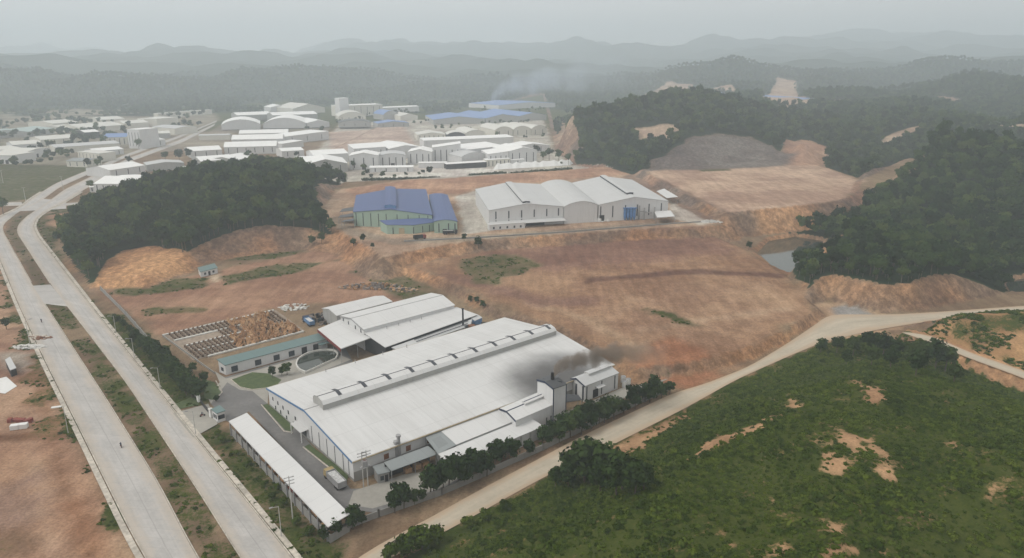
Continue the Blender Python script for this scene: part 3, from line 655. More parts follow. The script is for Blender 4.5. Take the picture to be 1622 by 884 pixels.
for nm, dat in (('soil', soil), ('veg', np.stack([veg, forest, rock], 1))):
    a = me.attributes.new(nm, 'FLOAT_COLOR', 'POINT'); a.data.foreach_set('color', np.concatenate([dat, np.ones((fx.size, 1))], 1).astype(np.float32).ravel())
me.materials.append(MATS['ground']); ground = bpy.data.objects.new('ground', me); col.objects.link(ground); ground['kind'] = 'structure'

# ------------------------------------------------------------------ roads
LCL = [(245,905),(216,857),(126,676),(75,576),(30,480),(0,408),(-20,366),(-8,347),(34,328),(48,316),(86,291.7),(202,243.6),(281,216),(344,190.6)]
LCR = [(325,905),(301.6,867),(251,767),(171,638.5),(68,478),(54,456),(4.5,368),(3,357),(12,349),(34,333),(62,320.5),(95,296.5),(206,246.8),(284,218.5),(343,193)]
RCL = [(397,905),(382,884),(321.6,786.7),(201,605.8),(105.5,482.7),(82.6,453.8),(27,368),(29.4,356.5),(45,340.7),(69,325.3),(102,300.5),(204,250.5),(285,221.5),(341,195.5)]
RCR = [(478,905),(462,884),(410,819),(276,653),(150,494),(58.8,374.6),(51,359),(57,345.5),(75,333),(98,322.6),(138,298),(202,258),(291,225),(339,199.4)]
def ext(pts, d):                  # carry a road edge on past the picture's lower edge
    a, b = np.array(pts[0]), np.array(pts[1]); return [a+(a-b)/np.linalg.norm(a-b)*d]+list(pts)
pl, lcl, lcr = strip('road', ext(PX(LCL), 110), ext(PX(LCR), 110), .13, 'road_concrete', 200)
pr, rcl, rcr = strip('road', ext(PX(RCL), 110), ext(PX(RCR), 110), .134, 'road_concrete', 200)
sheet('road_crossing', PX([(66,481),(108,486),(102,478),(80,451),(52,453),(64,472)]), .126, 'road_concrete')
sheet('road_crossing', PX([(28,335),(105,331),(104,318),(52,314)]), .122, 'road_concrete')
strip('side_street', PX([(90,323),(180,317)]), PX([(92,327),(180,319.5)]), .14, 'road_concrete', 12, 0)
strip('side_street', PX([(-200,327),(34,320)]), PX([(-200,332),(36,326)]), .145, 'road_concrete', 12, 0)
sheet('gate_drive', PX([(274,655),(306,694),(345,672),(330,640)]), .14, 'paving')
strip('dirt_road', ext(PX(WL), 60), ext(PX(WR), 60), .16, 'road_dirt', 90, 2)
strip('dirt_track', PX([(1440,527),(1475,532),(1540,560),(1622,588),(1720,628)], 4), PX([(1428,527),(1465,540),(1535,568),(1622,600),(1720,645)], 4), 4.12, 'road_dirt', 30, 2)
def kerb(pl_, w, h, off, name='kerb'):
    p = np.asarray(pl_); d = np.gradient(p, axis=0); n = np.stack([d[:, 1], -d[:, 0]], 1); n /= np.linalg.norm(n, axis=1)[:, None]
    return tag(ribbon_wall(p+n*off, w, h, .02).build(name, 'kerb'), kind='structure')
for seg, sg in ((lcl, -1), (rcr, 1)):
    k = (seg[:, 1] < 640); kerb(seg[k], .3, .27, .2*sg); kerb(seg[k], 1.4, .19, 1.3*sg, 'pavement')
for seg, sg in ((lcr, 1), (rcl, -1)):
    y = seg[:, 1]; a = P(68, 478)[1]; b = P(54, 455)[1]; c = P(45, 337)[1]
    kerb(seg[y < a-3], .25, .26, .2*sg); kerb(seg[(y > b+3) & (y < c-5)], .25, .26, .2*sg)
# soil bank beside the dirt road
yard_pts = [(334,640),(352,612),(342,590),(356,598),(520,552),(545,548),(560,575),(424,622),(424,640),(480,690),(556,775),(640,770),(700,748),(760,735),(700,780),(590,812),(540,806),(394,652),(360,668)]
sheet('factory_yard', PX(yard_pts), .10, 'asphalt')
sheet('yard_paving', PX([(340,588),(358,600),(520,555),(556,570),(425,622),(424,640),(400,620),(380,618),(360,606),(334,640),(328,628),(348,606)]), .104, 'paving')
sheet('rear_yard', PX([(560,778),(640,752),(760,735),(705,772),(590,806),(552,800)]), .108, 'paving')
sheet('rear_yard', PX([(880,660),(985,615),(1060,600),(1010,622),(900,668)]), .108, 'paving')
sheet('lawn', PX([(366,602),(400,590),(425,592),(446,602),(436,614),(400,618),(380,614)]), .118, MATS['ground'])
lw = col.objects['lawn'].data if 'lawn' in col.objects else None
GR = bpy.data.materials.new('grass_mat'); GR.use_nodes = True; MATS['grass'] = GR
_nt = GR.node_tree; _g = _nt.nodes.new('ShaderNodeNewGeometry').outputs['Position']; _n = tex_noise(_nt, _g, .5, 5, .7); _r = ramp_node(_nt, [(.3, (.035,.06,.018)), (.7, (.085,.115,.035))])
_nt.links.new(_n.outputs[0], _r.inputs[0]); _nt.links.new(_r.outputs[0], _nt.nodes['Principled BSDF'].inputs['Base Color']); _nt.nodes['Principled BSDF'].inputs['Roughness'].default_value = .9
lw.materials.clear(); lw.materials.append(GR)
sheet('lawn', PX([(416,642),(424,640),(466,676),(462,684),(452,682)]), .118, 'grass')
sheet('lawn', PX([(482,708),(490,704),(552,752),(550,762)]), .118, 'grass')
sheet('lawn', PX([(270,652),(316,641),(306,628),(278,640)]), .118, 'grass'); sheet('lawn', PX([(320,600),(340,606),(350,622),(338,634),(324,632)]), .118, 'grass')
for nm, pp, zc in (('lawn_kerb', [(366,602),(380,614),(400,618),(436,614)], .12), ('lawn_kerb', [(414,642),(450,684),(464,686)], .12), ('lawn_kerb', [(480,709),(549,764)], .12), ('lawn_kerb', [(342,604),(352,622),(340,636)], .12)):
    tag(ribbon_wall(PX(pp), .3, .2, zc).build('lawn_kerb', 'kerb'), kind='structure')
# pond right of the graded field
sheet('pond_water', PX([(1196,402),(1222,378),(1270,370),(1312,382),(1292,434),(1250,444),(1220,432)], -2.3), -2.3, 'water')
sheet('pond_water', PX([(1590,450),(1640,434),(1700,455),(1640,478),(1598,470)], -1.9), -1.9, 'water')

# ------------------------------------------------------------------ main factory
A_, B_, C_, D_ = (-81.2,223.7), (-43.1,176.8), (36.6,243.2), (-3.2,293.5)
fac = Building('main_factory', 'largest white factory hall with curved ridge vent, sooty, shadow-painted roof and blue gable trim', 'factory', A_, B_, C_, D_, 0, GABLE(6.0, 9.7), 'wall_white', 'roof_main', .45, fascia='trim_blue', ridge='metal_grey', th=.25)
fac.monitor(.045, .975, 7.2, 3.0, mat='roof_white', cap='slit', bands=11, side='wall_grey')  # vent sides coloured grey to paint in the shading under its edges
fac.slits('front', [.56,.645,.73,.815,.90,.955], .5, 5.9, .35)
for f in (.06,.13,.20,.27,.36): 
    w_ = fac.opening('front', f, 3.0, 4.3, .9, 'window', 'glass_dark'); fac.opening('front', f, 2.82, 3.0, 1.2, 'sill', 'white_paint', .12, w_)
for f in (.09,.16,.24,.33): fac.opening('front', f, .6, 1.8, .9, 'window', 'glass_dark')
fac.opening('front', .46, 0, 3.0, 3.6, 'door', 'dark'); fac.canopy('front', .395, .52, 3.7, 2.6, .25)
for f in (.395,.52):
    p, n, e = fac.side('front', f); fac.t and MB().box((*(p+n*2.4), 0), (.25, .25, 3.4)).build('canopy_post', 'white_paint', fac.t)
p, n, e = fac.side('front', .5)
MB().prism([fac.a-n*-.0+n*.02, fac.b+n*.02, fac.b+n*.06, fac.a+n*.06][::-1], -.2, .55).build('plinth', 'wall_concrete', fac.t)
for nm, fa in (('gutter', 'right'), ('gutter', 'left')):
    p, q = (fac.B, fac.C) if fa == 'right' else (fac.D, fac.A); o = fac.ex*(.16 if fa == 'right' else -.16)
    MB().hexa([(*(p+o*.2), 5.9), (*(q+o*.2), 5.9), (*(q+o*2), 5.9), (*(p+o*2), 5.9)][::-1], [(*(p+o*.2), 6.18), (*(q+o*.2), 6.18), (*(q+o*2), 6.18), (*(p+o*2), 6.18)][::-1]).build('gutter', 'trim_tan', fac.t)
MB().prism([fac.b+fac.ex*.02, fac.c+fac.ex*.02, fac.c+fac.ex*.1, fac.b+fac.ex*.1], -.3, 2.6).build('plinth', 'wall_concrete', fac.t)
fac.slits('right', [.10,.17,.24,.31], 2.9, 4.6, 1.6, mat='rust')
for f in (.2,.31,.42,.52): 
    q = fac.top(f, .03); MB().tube(q, q+np.array((0,0,1.3)), .12).build('roof_vent', 'metal_grey', fac.t)
# two exhaust stacks beside the south wall
for u, v, h_ in ((633,728,8.5),(628.5,729,6.8)):
    p = P(u, v+6, 0); t = thing('exhaust_stack', 'taller grey exhaust stack with cap at the factory south wall' if h_ > 7 else 'shorter grey exhaust stack at the factory south wall', 'chimney', (p[0], p[1], 0))
    MB().tube((p[0], p[1], 0), (p[0], p[1], h_), .55, .5, 12).build('stack_pipe', 'metal_grey', t); MB().tube((p[0], p[1], h_), (p[0], p[1], h_+.5), .75, .7, 12).build('cap', 'metal_grey', t)
# south annexes
def roof_on_posts(name, label, cat, pts, mat, th=.15, posts=True, pm='metal_grey', wall=None, fascia=None, group=None):
    c = np.mean([p for p in pts], 0); t = thing(name, label, cat, (c[0], c[1], 0), group)
    mb = MB(); L = np.linalg.norm(pts[1]-pts[0]); W = np.linalg.norm(pts[3]-pts[0])
    mb.poly([p+np.array((0,0,th)) for p in pts], [(.01,.01), (L,.01), (L,W), (.01,W)]); mb.poly(list(reversed(pts)))
    for a, b in zip(pts, pts[1:]+pts[:1]): mb.poly([a, b, b+np.array((0,0,th)), a+np.array((0,0,th))])
    mb.build('roof', mat, t)
    if posts:
        for a, b in zip(pts, pts[1:]+pts[:1]):
            k = max(1, int(np.linalg.norm(a-b)/7))
            for i in range(k):
                q = lerp(lerp(a, b, i/k), c, .02); MB().tube((q[0], q[1], -.3), (q[0], q[1], q[2]-.02), .11, n=6).build('post', pm, t)
    return t
g1 = [P(619.5,747,3.4), P(694,719.5,3.4), P(678,707,4.4), P(608,733,4.4)]
t = roof_on_posts('lean_to_shed', 'long narrow grey lean-to roof beside the sooty factory south wall', 'shed', g1, 'roof_grey')
q0, q1 = lerp(g1[3], g1[0], .12), lerp(g1[2], g1[1], .12)
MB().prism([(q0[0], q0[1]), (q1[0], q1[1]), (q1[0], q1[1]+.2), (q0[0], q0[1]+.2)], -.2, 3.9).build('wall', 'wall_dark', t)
for f in (.35,.55,.72):
    q = lerp(g1[0], g1[1], f); MB().box((q[0]-.5, q[1]+2.2, 0), (2.0, 1.5, 1.4), .6).build('stored_pallet', 'timber', t)
g2 = [P(694,720,4.2), P(722.5,705.5,4.9), P(698.6,684,5.5), P(674,693.5,5.5)]
t = roof_on_posts('link_roof', 'short sloping dark grey roof between the lean-to and the white annex', 'shed', g2, 'roof_grey')
MB().prism([lerp(g2[0],g2[3],.2)[:2], lerp(g2[1],g2[2],.2)[:2], lerp(g2[1],g2[2],.24)[:2], lerp(g2[0],g2[3],.24)[:2]], -.2, 4.2).build('wall', 'wall_concrete', t)
hut = Building('utility_hut', 'small grey block hut by the twin transformer poles', 'hut', P(590,740,3)[:2], P(598,752,3)[:2], P(618,747,3)[:2], P(610,734.5,3)[:2], 0, SHED(3.2, 2.8), 'wall_concrete', 'roof_grey', .25)
hut.opening('right', .35, .8, 2.1, 1.0, 'window', 'glass_dark'); hut.opening('right', .75, 0, 2.2, .9, 'door', 'dark')
ann = Building('annex_hall', 'low white-roofed annex hall stepping down along the factory south side', 'factory', P(698.6,684,5.5)[:2], P(722.5,705.5,4.7)[:2], P(817,667,4.7)[:2], P(791,648.5,5.5)[:2], 0, SHED(5.5, 4.7), 'wall_white', 'roof_white', .2)
lo = Building('annex_loading_hall', 'lowest white annex roof with grey slit windows behind the roadside bushes', 'factory', P(694,720,4.5)[:2], P(713.6,738.5,3.6)[:2], P(861.4,676,3.6)[:2], P(838,661.5,4.5)[:2], 0, SHED(4.5, 3.6), 'wall_white', 'roof_white', .35)
lo.slits('right', [.28,.5,.62,.75,.86,.95], .3, 3.3, .7, mat='wall_grey'); lo.slits('front', [.5], 0, 2.8, 3, 'door', 'dark')
rg = Building('raised_annex', 'small raised white annex roof with a blue-edged vent strip beside the tower', 'factory', P(791,648,6.4)[:2], P(817,667.5,6.4)[:2], P(879,641,6.4)[:2], P(853,622,6.4)[:2], 0, GABLE(6.4, 7.3, .45), 'wall_white', 'roof_white', .2, fascia='trim_navy', ridge='trim_navy')
rg.monitor(.42, .98, 2.2, .8, t=.45, mat='roof_white', cap='trim_navy', arch=False); rg.slits('right', [.55], .2, 2.2, 2.2, 'door', 'dark'); rg.slits('right', [.8,.92], .3, 3, .5)
tw = Building('boiler_tower', 'square white boiler tower with black curved roof and smoking chimney', 'tower', P(850,602,12.4)[:2], P(876.7,616.5,12.4)[:2], P(898.5,609.5,12.4)[:2], P(871.5,595,12.4)[:2], 0, GABLE(12.4, 13.2), 'wall_white', 'roof_dark', .2, fascia='trim_navy')
for f in (0.004, .996): tw.opening('right', f, 0, 12.3, .35, 'corner_trim', 'trim_navy')
pt = tw.top(.55, .5); CHIM = pt+np.array((0,0,2.2))
MB().tube(pt-np.array((0,0,.3)), CHIM, .6, .55, 12).build('chimney', 'black', tw.t)
MB().tube(pt+np.array((-3,1.5,-.6)), pt+np.array((3,-1.5,-.3)), .12).build('roof_rail', 'black', tw.t)
dk = [P(880,640,4.6), P(922,634,4.2), P(916,626,4.8), P(890,624,5.0)]
t = roof_on_posts('dark_canopy', 'small dark green canopy between boiler tower and gabled store', 'canopy', dk, 'roof_dark')
rb = Building('gabled_store', 'white gabled store with slit windows right of the boiler tower, under the smoke', 'warehouse', P(898,601,5.6)[:2], P(926.6,612.5,5.6)[:2], P(981,591.5,5.6)[:2], P(952,581,5.6)[:2], 0, GABLE(5.6, 7.2), 'wall_white', 'roof_pale', .25, fascia='trim_navy')
rb.slits('front', [.1,.5,.9], .3, 5.3, .8); rb.slits('right', [.06,.5,.9], .3, 5.2, .5); rb.opening('right', .32, 0, 3.0, 2.6, 'door', 'dark'); rb.canopy('right', .3, .52, 3.9, 1.6, .2)
rb.monitor(.3, .95, 2.4, .7, mat='roof_pale', arch=False)
for (u, v), dl in zip(((987,597),(989,605),(995,601)), ('drum farthest from the road', 'drum nearest to the road', 'rightmost drum')):
    p = P(u, v+8, 0); t = thing('storage_drum', 'white '+dl+' at the far end of the gabled store', 'drum', p, 'drums behind the store'); MB().tube((p[0],p[1],0), (p[0],p[1],2.2), .9, .9, 12).build('shell', 'white_paint', t); MB().tube((p[0],p[1],2.2), (p[0],p[1],2.45), .9, .3, 12).build('lid', 'metal_grey', t)

# ------------------------------------------------------------------ rear complex
mr = Building('rear_main_hall', 'raised white gabled hall at the rear beyond the factory, above lower roofs', 'factory', P(538,501,8.6)[:2], P(575.5,523,8.6)[:2], P(721,484,8.6)[:2], P(683,464.5,8.6)[:2], 0, GABLE(8.6, 10.4), 'wall_white', 'roof_white', .3, ridge='metal_grey', fascia='metal_grey')
mr.slits('front', [.12,.35,.65,.88], 5, 8.4, .9)
ml = Building('rear_west_hall', 'low white gabled roof on the wood yard side of the rear hall', 'factory', P(509.5,489,5.6)[:2], P(533,501,5.6)[:2], P(622,478,5.6)[:2], P(594,469.5,5.6)[:2], 0, GABLE(5.6, 7.0), 'wall_grey', 'roof_white', .3)
m2 = Building('rear_east_hall', 'wide low white roof between the rear hall and the main factory', 'factory', P(573.5,526,7.4)[:2], P(610,551,5.2)[:2], P(757,499,5.2)[:2], P(723,487,7.4)[:2], 0, SHED(7.4, 5.2), 'wall_dark', 'roof_white', .4)
for f in (.2,.32,.44,.56): q = m2.top(f, .2); MB().tube(q, q+np.array((0,0,1.2)), .12).build('roof_vent', 'metal_grey', m2.t)
m3 = Building('rear_strip_roof', 'narrow pale roof strip with pipes between rear hall and main factory', 'factory', P(620,551,4.6)[:2], P(632,556,4.4)[:2], P(745,516,4.4)[:2], P(748,506,4.6)[:2], 0, SHED(4.6, 4.4), 'wall_grey', 'roof_pale', .3)
for dx in (.25, .7):
    a, b = m3.top(.25, dx), m3.top(.95, dx); MB().tube(a+np.array((0,0,.4)), b+np.array((0,0,.4)), .16).build('pipe', 'slit', m3.t)
cp = [P(540,553.5,5.6), P(591.5,534.5,6.2), P(539.4,507,7.0), P(503,522.5,6.6)]
t = roof_on_posts('entrance_canopy', 'slanting white canopy with dark red edge over an open dark bay', 'canopy', cp, 'roof_white', .3)
for a, b in ((cp[3], cp[0]),):
    d = (b-a); MB().hexa([a-np.array((.12,.12,.9)), b-np.array((.12,.12,.9)), b-np.array((0,0,.9)), a-np.array((0,0,.9))], [a+np.array((-.12,-.12,.25)), b+np.array((-.12,-.12,.25)), b+np.array((0,0,.25)), a+np.array((0,0,.25))]).build('fascia', 'trim_red', t)
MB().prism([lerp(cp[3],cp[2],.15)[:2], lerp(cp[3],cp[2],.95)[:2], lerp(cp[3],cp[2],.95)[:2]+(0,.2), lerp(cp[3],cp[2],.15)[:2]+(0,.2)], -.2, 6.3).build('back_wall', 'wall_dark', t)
p = P(733.5,516,4.5); t = thing('rear_chimney', 'thin black chimney rising from rusty plant behind the main factory', 'chimney', (p[0], p[1], 4.4))
MB().tube(p, p+np.array((0,0,7.5)), .4, .33, 10).build('chimney_pipe', 'black', t); MB().tube(p+np.array((0,0,7.2)), p+np.array((0,0,7.6)), .5, .5, 10).build('cap', 'black', t)
t = thing('boiler_plant', 'rusty brown boiler plant beside the thin black chimney', 'boiler', (p[0]+5, p[1], 0))
for k in range(5): MB().box((p[0]+2+k*1.7, p[1]-1+random.uniform(-1,2), 0), (2.4, 2.4, random.uniform(4.5,6.3)), random.random()).build('tank', 'rust' if k % 2 else 'black', t)
blk = Building('blue_grey_store', 'small blue-grey walled store at the rear hall corner near the field', 'store', P(745,504,4.6)[:2], P(752,508,4.6)[:2], P(764,503,4.6)[:2], P(757,499,4.6)[:2], 0, SHED(4.6, 4.4), 'trim_blue', 'roof_pale', .1)

# ------------------------------------------------------------------ office, gatehouse, long shed
of = Building('office_building', 'long low white office with dark green roof beside the wood yard', 'office', P(343,570,4.8)[:2], P(356,579.5,3.8)[:2], P(519.5,537,3.8)[:2], P(505,528.5,4.8)[:2], 0, SHED(4.8, 3.8), 'wall_white', 'roof_green', .35)
for f in (.08,.30,.48,.63): 
    w_ = of.opening('right', f, .5, 2.7, 2.4, 'window', 'glass_dark'); of.opening('right', f, .38, .5, 2.8, 'sill', 'white_paint', .18, w_)
for f in (.76,.88): of.opening('right', f, 0, 2.9, 2.2, 'door', 'dark')
of.canopy('right', .9, 1.0, 2.9, 2.2, .2, 'roof_green'); of.opening('front', .5, 1, 2.4, 1.6, 'window', 'glass_dark')
gh = Building('gatehouse', 'tiny white gatehouse with dark green flat roof at the entrance', 'gatehouse', P(334,648.5,3.4)[:2], P(343,655,3.4)[:2], P(357.5,650,3.4)[:2], P(348,642,3.4)[:2], 0, SHED(3.3, 3.2), 'wall_white', 'roof_green', .3)
gh.slits('front', [.3,.7], .9, 2.3, 1.0, mat='glass_dark'); gh.slits('right', [.3,.72], .9, 2.3, 1.1, mat='glass_dark'); gh.opening('left', .5, 0, 2.2, .9, 'door', 'dark')
# sliding gate and pillars
p0, p1 = P(318,640), P(333,658); t = thing('entrance_gate', 'dark folding metal gate beside the gatehouse', 'gate', (p0+p1)/2)
for i in range(13):
    q = lerp(p0, p1, i/12); MB().box((q[0], q[1], 0.1), (.12, .12, 1.7), .9).build('bar', 'dark', t)
MB().tube((*p0[:2], 1.7), (*p1[:2], 1.7), .07).build('rail', 'dark', t); MB().tube((*p0[:2], .5), (*p1[:2], .5), .07).build('rail', 'dark', t)
for k, (u, v) in enumerate(((315,636),(335,661))):
    q = P(u, v); t = thing('gate_pillar', ('white gate pillar on the tree row side' if k == 0 else 'white gate pillar on the gatehouse side'), 'pillar', q); MB().box((q[0], q[1], -.2), (.9, .9, 3.0), .9).build('shaft', 'white_paint', t); MB().box((q[0], q[1], 2.8), (1.2, 1.2, .3), .9).build('cap', 'concrete_light', t)
def wall_thing(name, label, pts, h, w=.25, mat='wall_concrete', posts=0, z=-.2, cat='wall'):
    c = np.mean(pts, 0); t = thing(name, label, cat, (c[0], c[1], 0)); ribbon_wall(np.array(pts), w, h, z).build('wall_body', mat, t)
    if posts:
        for a, b in zip(pts, pts[1:]):
            L = np.linalg.norm(np.array(b)-a); k = int(L/posts)
            for i in range(k+1):
                q = lerp(a, b, i/max(k, 1)); MB().box((q[0], q[1], z), (w*1.9, w*1.9, h+.25), .9).build('pillar', mat, t)
    return t
wall_thing('boundary_wall', 'long grey boundary wall running behind the roadside tree row', PX([(160,460),(200,500),(315,634)]), 2.2, posts=9)
wall_thing('boundary_wall', 'grey block wall along the dirt road below the bushes', PX([(513,852),(600,818),(700,783),(760,757),(860,712),(985,652),(1060,617)]), 1.9, posts=12)
wall_thing('boundary_wall', 'plain grey wall behind the green-roofed office', PX([(258,533),(340,592)]), .9)
sp = [P(519.5,836,4.2), P(554,815,4.9), P(391,654.5,4.9), P(362,668,4.2)]
c = np.mean(sp, 0); t = thing('long_open_shed', 'very long narrow white-roofed open shed beside the concrete road', 'shed', (c[0], c[1], 0))
mb = MB(); L = np.linalg.norm(sp[3]-sp[0]); W = np.linalg.norm(sp[1]-sp[0]); up = np.array((0,0,.18))
mb.poly([p+up for p in sp], [(.01,.01), (.01,W), (L,W), (L,.01)]); mb.poly(sp[::-1])
for a, b in zip(sp, sp[1:]+sp[:1]): mb.poly([a, b, b+up, a+up])
mb.build('roof', 'roof_white', t)
o0, o1 = sp[0]+np.array((-.1,-.0,0)), sp[3]
MB().prism([sp[0][:2]+(.45,.3), sp[3][:2]+(.45,.3), sp[3][:2]+(.2,.1), sp[0][:2]+(.2,.1)], -.3, 2.1).build('block_wall', 'wall_concrete', t)
MB().prism([sp[0][:2]+(.4,.3), lerp(sp[0],sp[1],.96)[:2]+(-.2,.5), lerp(sp[0],sp[1],.96)[:2]+(-.2,.7), sp[0][:2]+(.4,.5)], -.3, 2.0).build('block_wall', 'wall_concrete', t)
for i in range(15):
    f = i/14*.98+.01
    for a, b, z in ((sp[0], sp[3], 4.15), (sp[1], sp[2], 4.85)):
        q = lerp(lerp(a, b, f), c, .012); MB().box((q[0], q[1], -.2), (.28, .28, z+.15), .9).build('post', 'metal_grey', t)
for i in range(9):              # goods under the roof
    f = .06+i*.1; q = lerp(lerp(sp[0], sp[3], f), lerp(sp[1], sp[2], f), random.uniform(.35,.6)); MB().box((q[0], q[1], 0), (3.2, 4.2, random.uniform(.8,2)), .67).build('stored_goods', random.choice(['timber','debris','brick_red']), t)
sc = [P(553,815.5,4.0), P(567,809.5,4.0), P(560,801,4.3), P(546,806,4.3)]
roof_on_posts('end_canopy', 'small square white canopy attached at the near end of the long shed', 'canopy', sc, 'roof_white')
# semicircular basin
pc = P(503,572); t = thing('water_basin', 'round-ended concrete basin with dark green water in front of the office', 'basin', pc)
rim = PX([(484,592),(474,588),(469,580),(472,571),(484,563),(500,558),(517,556),(530,557),(536,563),(532,570)])
ribbon_wall(smooth_pl(resample(rim, 40), 2), .5, 1.0, 0).build('rim', 'concrete_light', t)
MB().poly([(*p, .35) for p in rim]).build('water', 'water', t)
for i in range(5): q = lerp(rim[0], rim[-1], .15+i*.17); MB().tube((*q, 0), (*q, 1.5), .1, n=6).build('post', 'metal_grey', t)
ribbon_wall(np.array([rim[0], rim[-1]]), .3, .9, 0).build('rail_wall', 'concrete_light', t)

# ------------------------------------------------------------------ wood yard
wy = [P(257.5,532)[:2], P(437,491.5)[:2], P(484,525)[:2], P(306,571.5)[:2]]      # far-left, far-right, near-right, near-left
def wyp(u, v): return lerp(lerp(wy[0], wy[1], u), lerp(wy[3], wy[2], u), v)
mat_plain('rack_brown', (.13,.085,.055), .35, 1.5); mat_plain('yard_dust', (.27,.215,.165), .3, .5)
sheet('wood_yard_slab', [wyp(0,0), wyp(0,1), wyp(1,1), wyp(1,0)], .09, 'yard_dust')
WROW = [0.0, .27, .52, .76, 1.0]
for i, v in enumerate(WROW):
    nm = ['low pale wall at the far edge of the wood yard', 'second low wall from the far edge of the wood yard', 'middle low wall across the wood yard', 'second low wall from the office side of the wood yard', 'low pale wall at the office edge of the wood yard'][i]
    u1 = .98 if i in (0, 4) else .62
    t = thing('yard_wall', nm, 'wall', (*wyp(u1/2, v), 0), 'wood yard walls'); ribbon_wall(np.array([wyp(0.03*i, v), wyp(u1, v)]), 1.0, .55, 0).build('wall_body', 'concrete_light', t)
def wood_mesh(seed, h, n, mat='timber'):
    r = random.Random(seed); mb = MB()
    for k in range(n):
        x = (k/(n-1)-.5)*3.8; s_ = 1 if k % 2 else -1; lean = r.uniform(.5,1.1)*s_; hh = h*r.uniform(.7,1.25); w = r.uniform(.18,.42)
        y0 = -lean*1.0; mb.hexa([(x-w, y0-.05, 0), (x+w, y0-.05, 0), (x+w, y0+.07, 0), (x-w, y0+.07, 0)], [(x-w+r.uniform(-.2,.2), y0*-.25-.05, hh), (x+w, y0*-.25-.05, hh), (x+w, y0*-.25+.07, hh), (x-w, y0*-.25+.07, hh)])
    mb.hexa([(-2.1,-.15,.9), (2.1,-.15,.9), (2.1,.15,.9), (-2.1,.15,.9)], [(-2.1,-.15,1.1), (2.1,-.15,1.1), (2.1,.15,1.1), (-2.1,.15,1.1)])
    me_ = mb.build('wood_stack_mesh', mat); d = me_.data; bpy.data.objects.remove(me_); return d
wm = [wood_mesh(k, 1.5, 13) for k in range(4)]; rk = []
mb = MB()
for k in range(4): mb.box((-1.8+k*1.2, 0, 0), (.12, .5, .9))
mb.hexa([(-2,-.2,.7), (2,-.2,.7), (2,.2,.7), (-2,.2,.7)], [(-2,-.2,.8), (2,-.2,.8), (2,.2,.8), (-2,.2,.8)]); o = mb.build('rack_mesh', 'rack_brown'); rackm = o.data; bpy.data.objects.remove(o)
ey = wyp(.5,1)-wyp(.5,0); wang = math.atan2(ey[1], ey[0])
for i in range(4):
    for k in range(24):
        u = .05+k*.039; vm = (WROW[i]+WROW[i+1])/2
        q = wyp(u, vm+random.uniform(-.012,.012)); full = u > .55-.05*i+random.uniform(-.06,.06) or (i == 2 and u > .45)
        if i == 1 and u < .4: continue
        if full and not (i == 0 and u > .88) and not (i == 1 and u > .86):
            for vv in (-.062, .055):
                q = wyp(u+random.uniform(-.012,.012), vm+vv); o = bpy.data.objects.new('wood_stack', random.choice(wm)); col.objects.link(o); o.location = (q[0], q[1], .1); o.rotation_euler = (0, 0, wang+random.uniform(-.5,.5)); s_ = random.uniform(.75,1.2); o.scale = (s_, s_, s_)
                tag(o, 'stack of leaning sawn orange boards in the crowded half of the wood yard', 'wood stack', 'board stacks drying in the wood yard')
        else:
            o = bpy.data.objects.new('drying_rack', rackm); col.objects.link(o); o.location = (q[0], q[1], .1); o.rotation_euler = (0, 0, wang); o.scale = (2.0, 1.5, 1.1)
            tag(o, 'empty dark drying rack between the low walls of the wood yard', 'rack', 'empty racks in the wood yard')
# log and scrap heaps near the rear hall
def heap(name, label, cat, u, v, w, d, h, n, mats, z=0, seed=1):
    r = random.Random(seed); p = P(u, v, z); t = thing(name, label, cat, p); mbs = {m: MB() for m in mats}
    for k in range(n):
        a, rr = r.random()*6.28, r.random()**.5; x, y = p[0]+math.cos(a)*rr*w/2, p[1]+math.sin(a)*rr*d/2; hh = h*(1-rr*rr)*r.uniform(.5,1)+.2
        mbs[r.choice(mats)].box((x, y, z), (r.uniform(.4,1.6), r.uniform(.4,1.6), hh), r.random()*3)
    for m in mats: mbs[m].build('rubble_mass', m, t)['kind'] = 'stuff'
heap('scrap_heap', 'dark scrap heap behind the slanting white canopy', 'scrap', 516,505, 20,16,2.5, 120, ['debris','black'], 0, 3)
heap('log_pile', 'long brown pile of logs on bare soil beyond the rear hall', 'log pile', 590,455, 34,12,2.2, 150, ['debris','timber'], 0, 4)
heap('rubble_pile', 'pale rubble patch at the far corner of the wood yard', 'rubble', 466,487, 14,10,.8, 60, ['rubble','concrete_light'], 0, 5)
heap('waste_pile', 'scattered waste along the soil edge of the rear hall', 'waste', 640,460, 14,6,1.2, 50, ['debris','timber'], 0, 6)
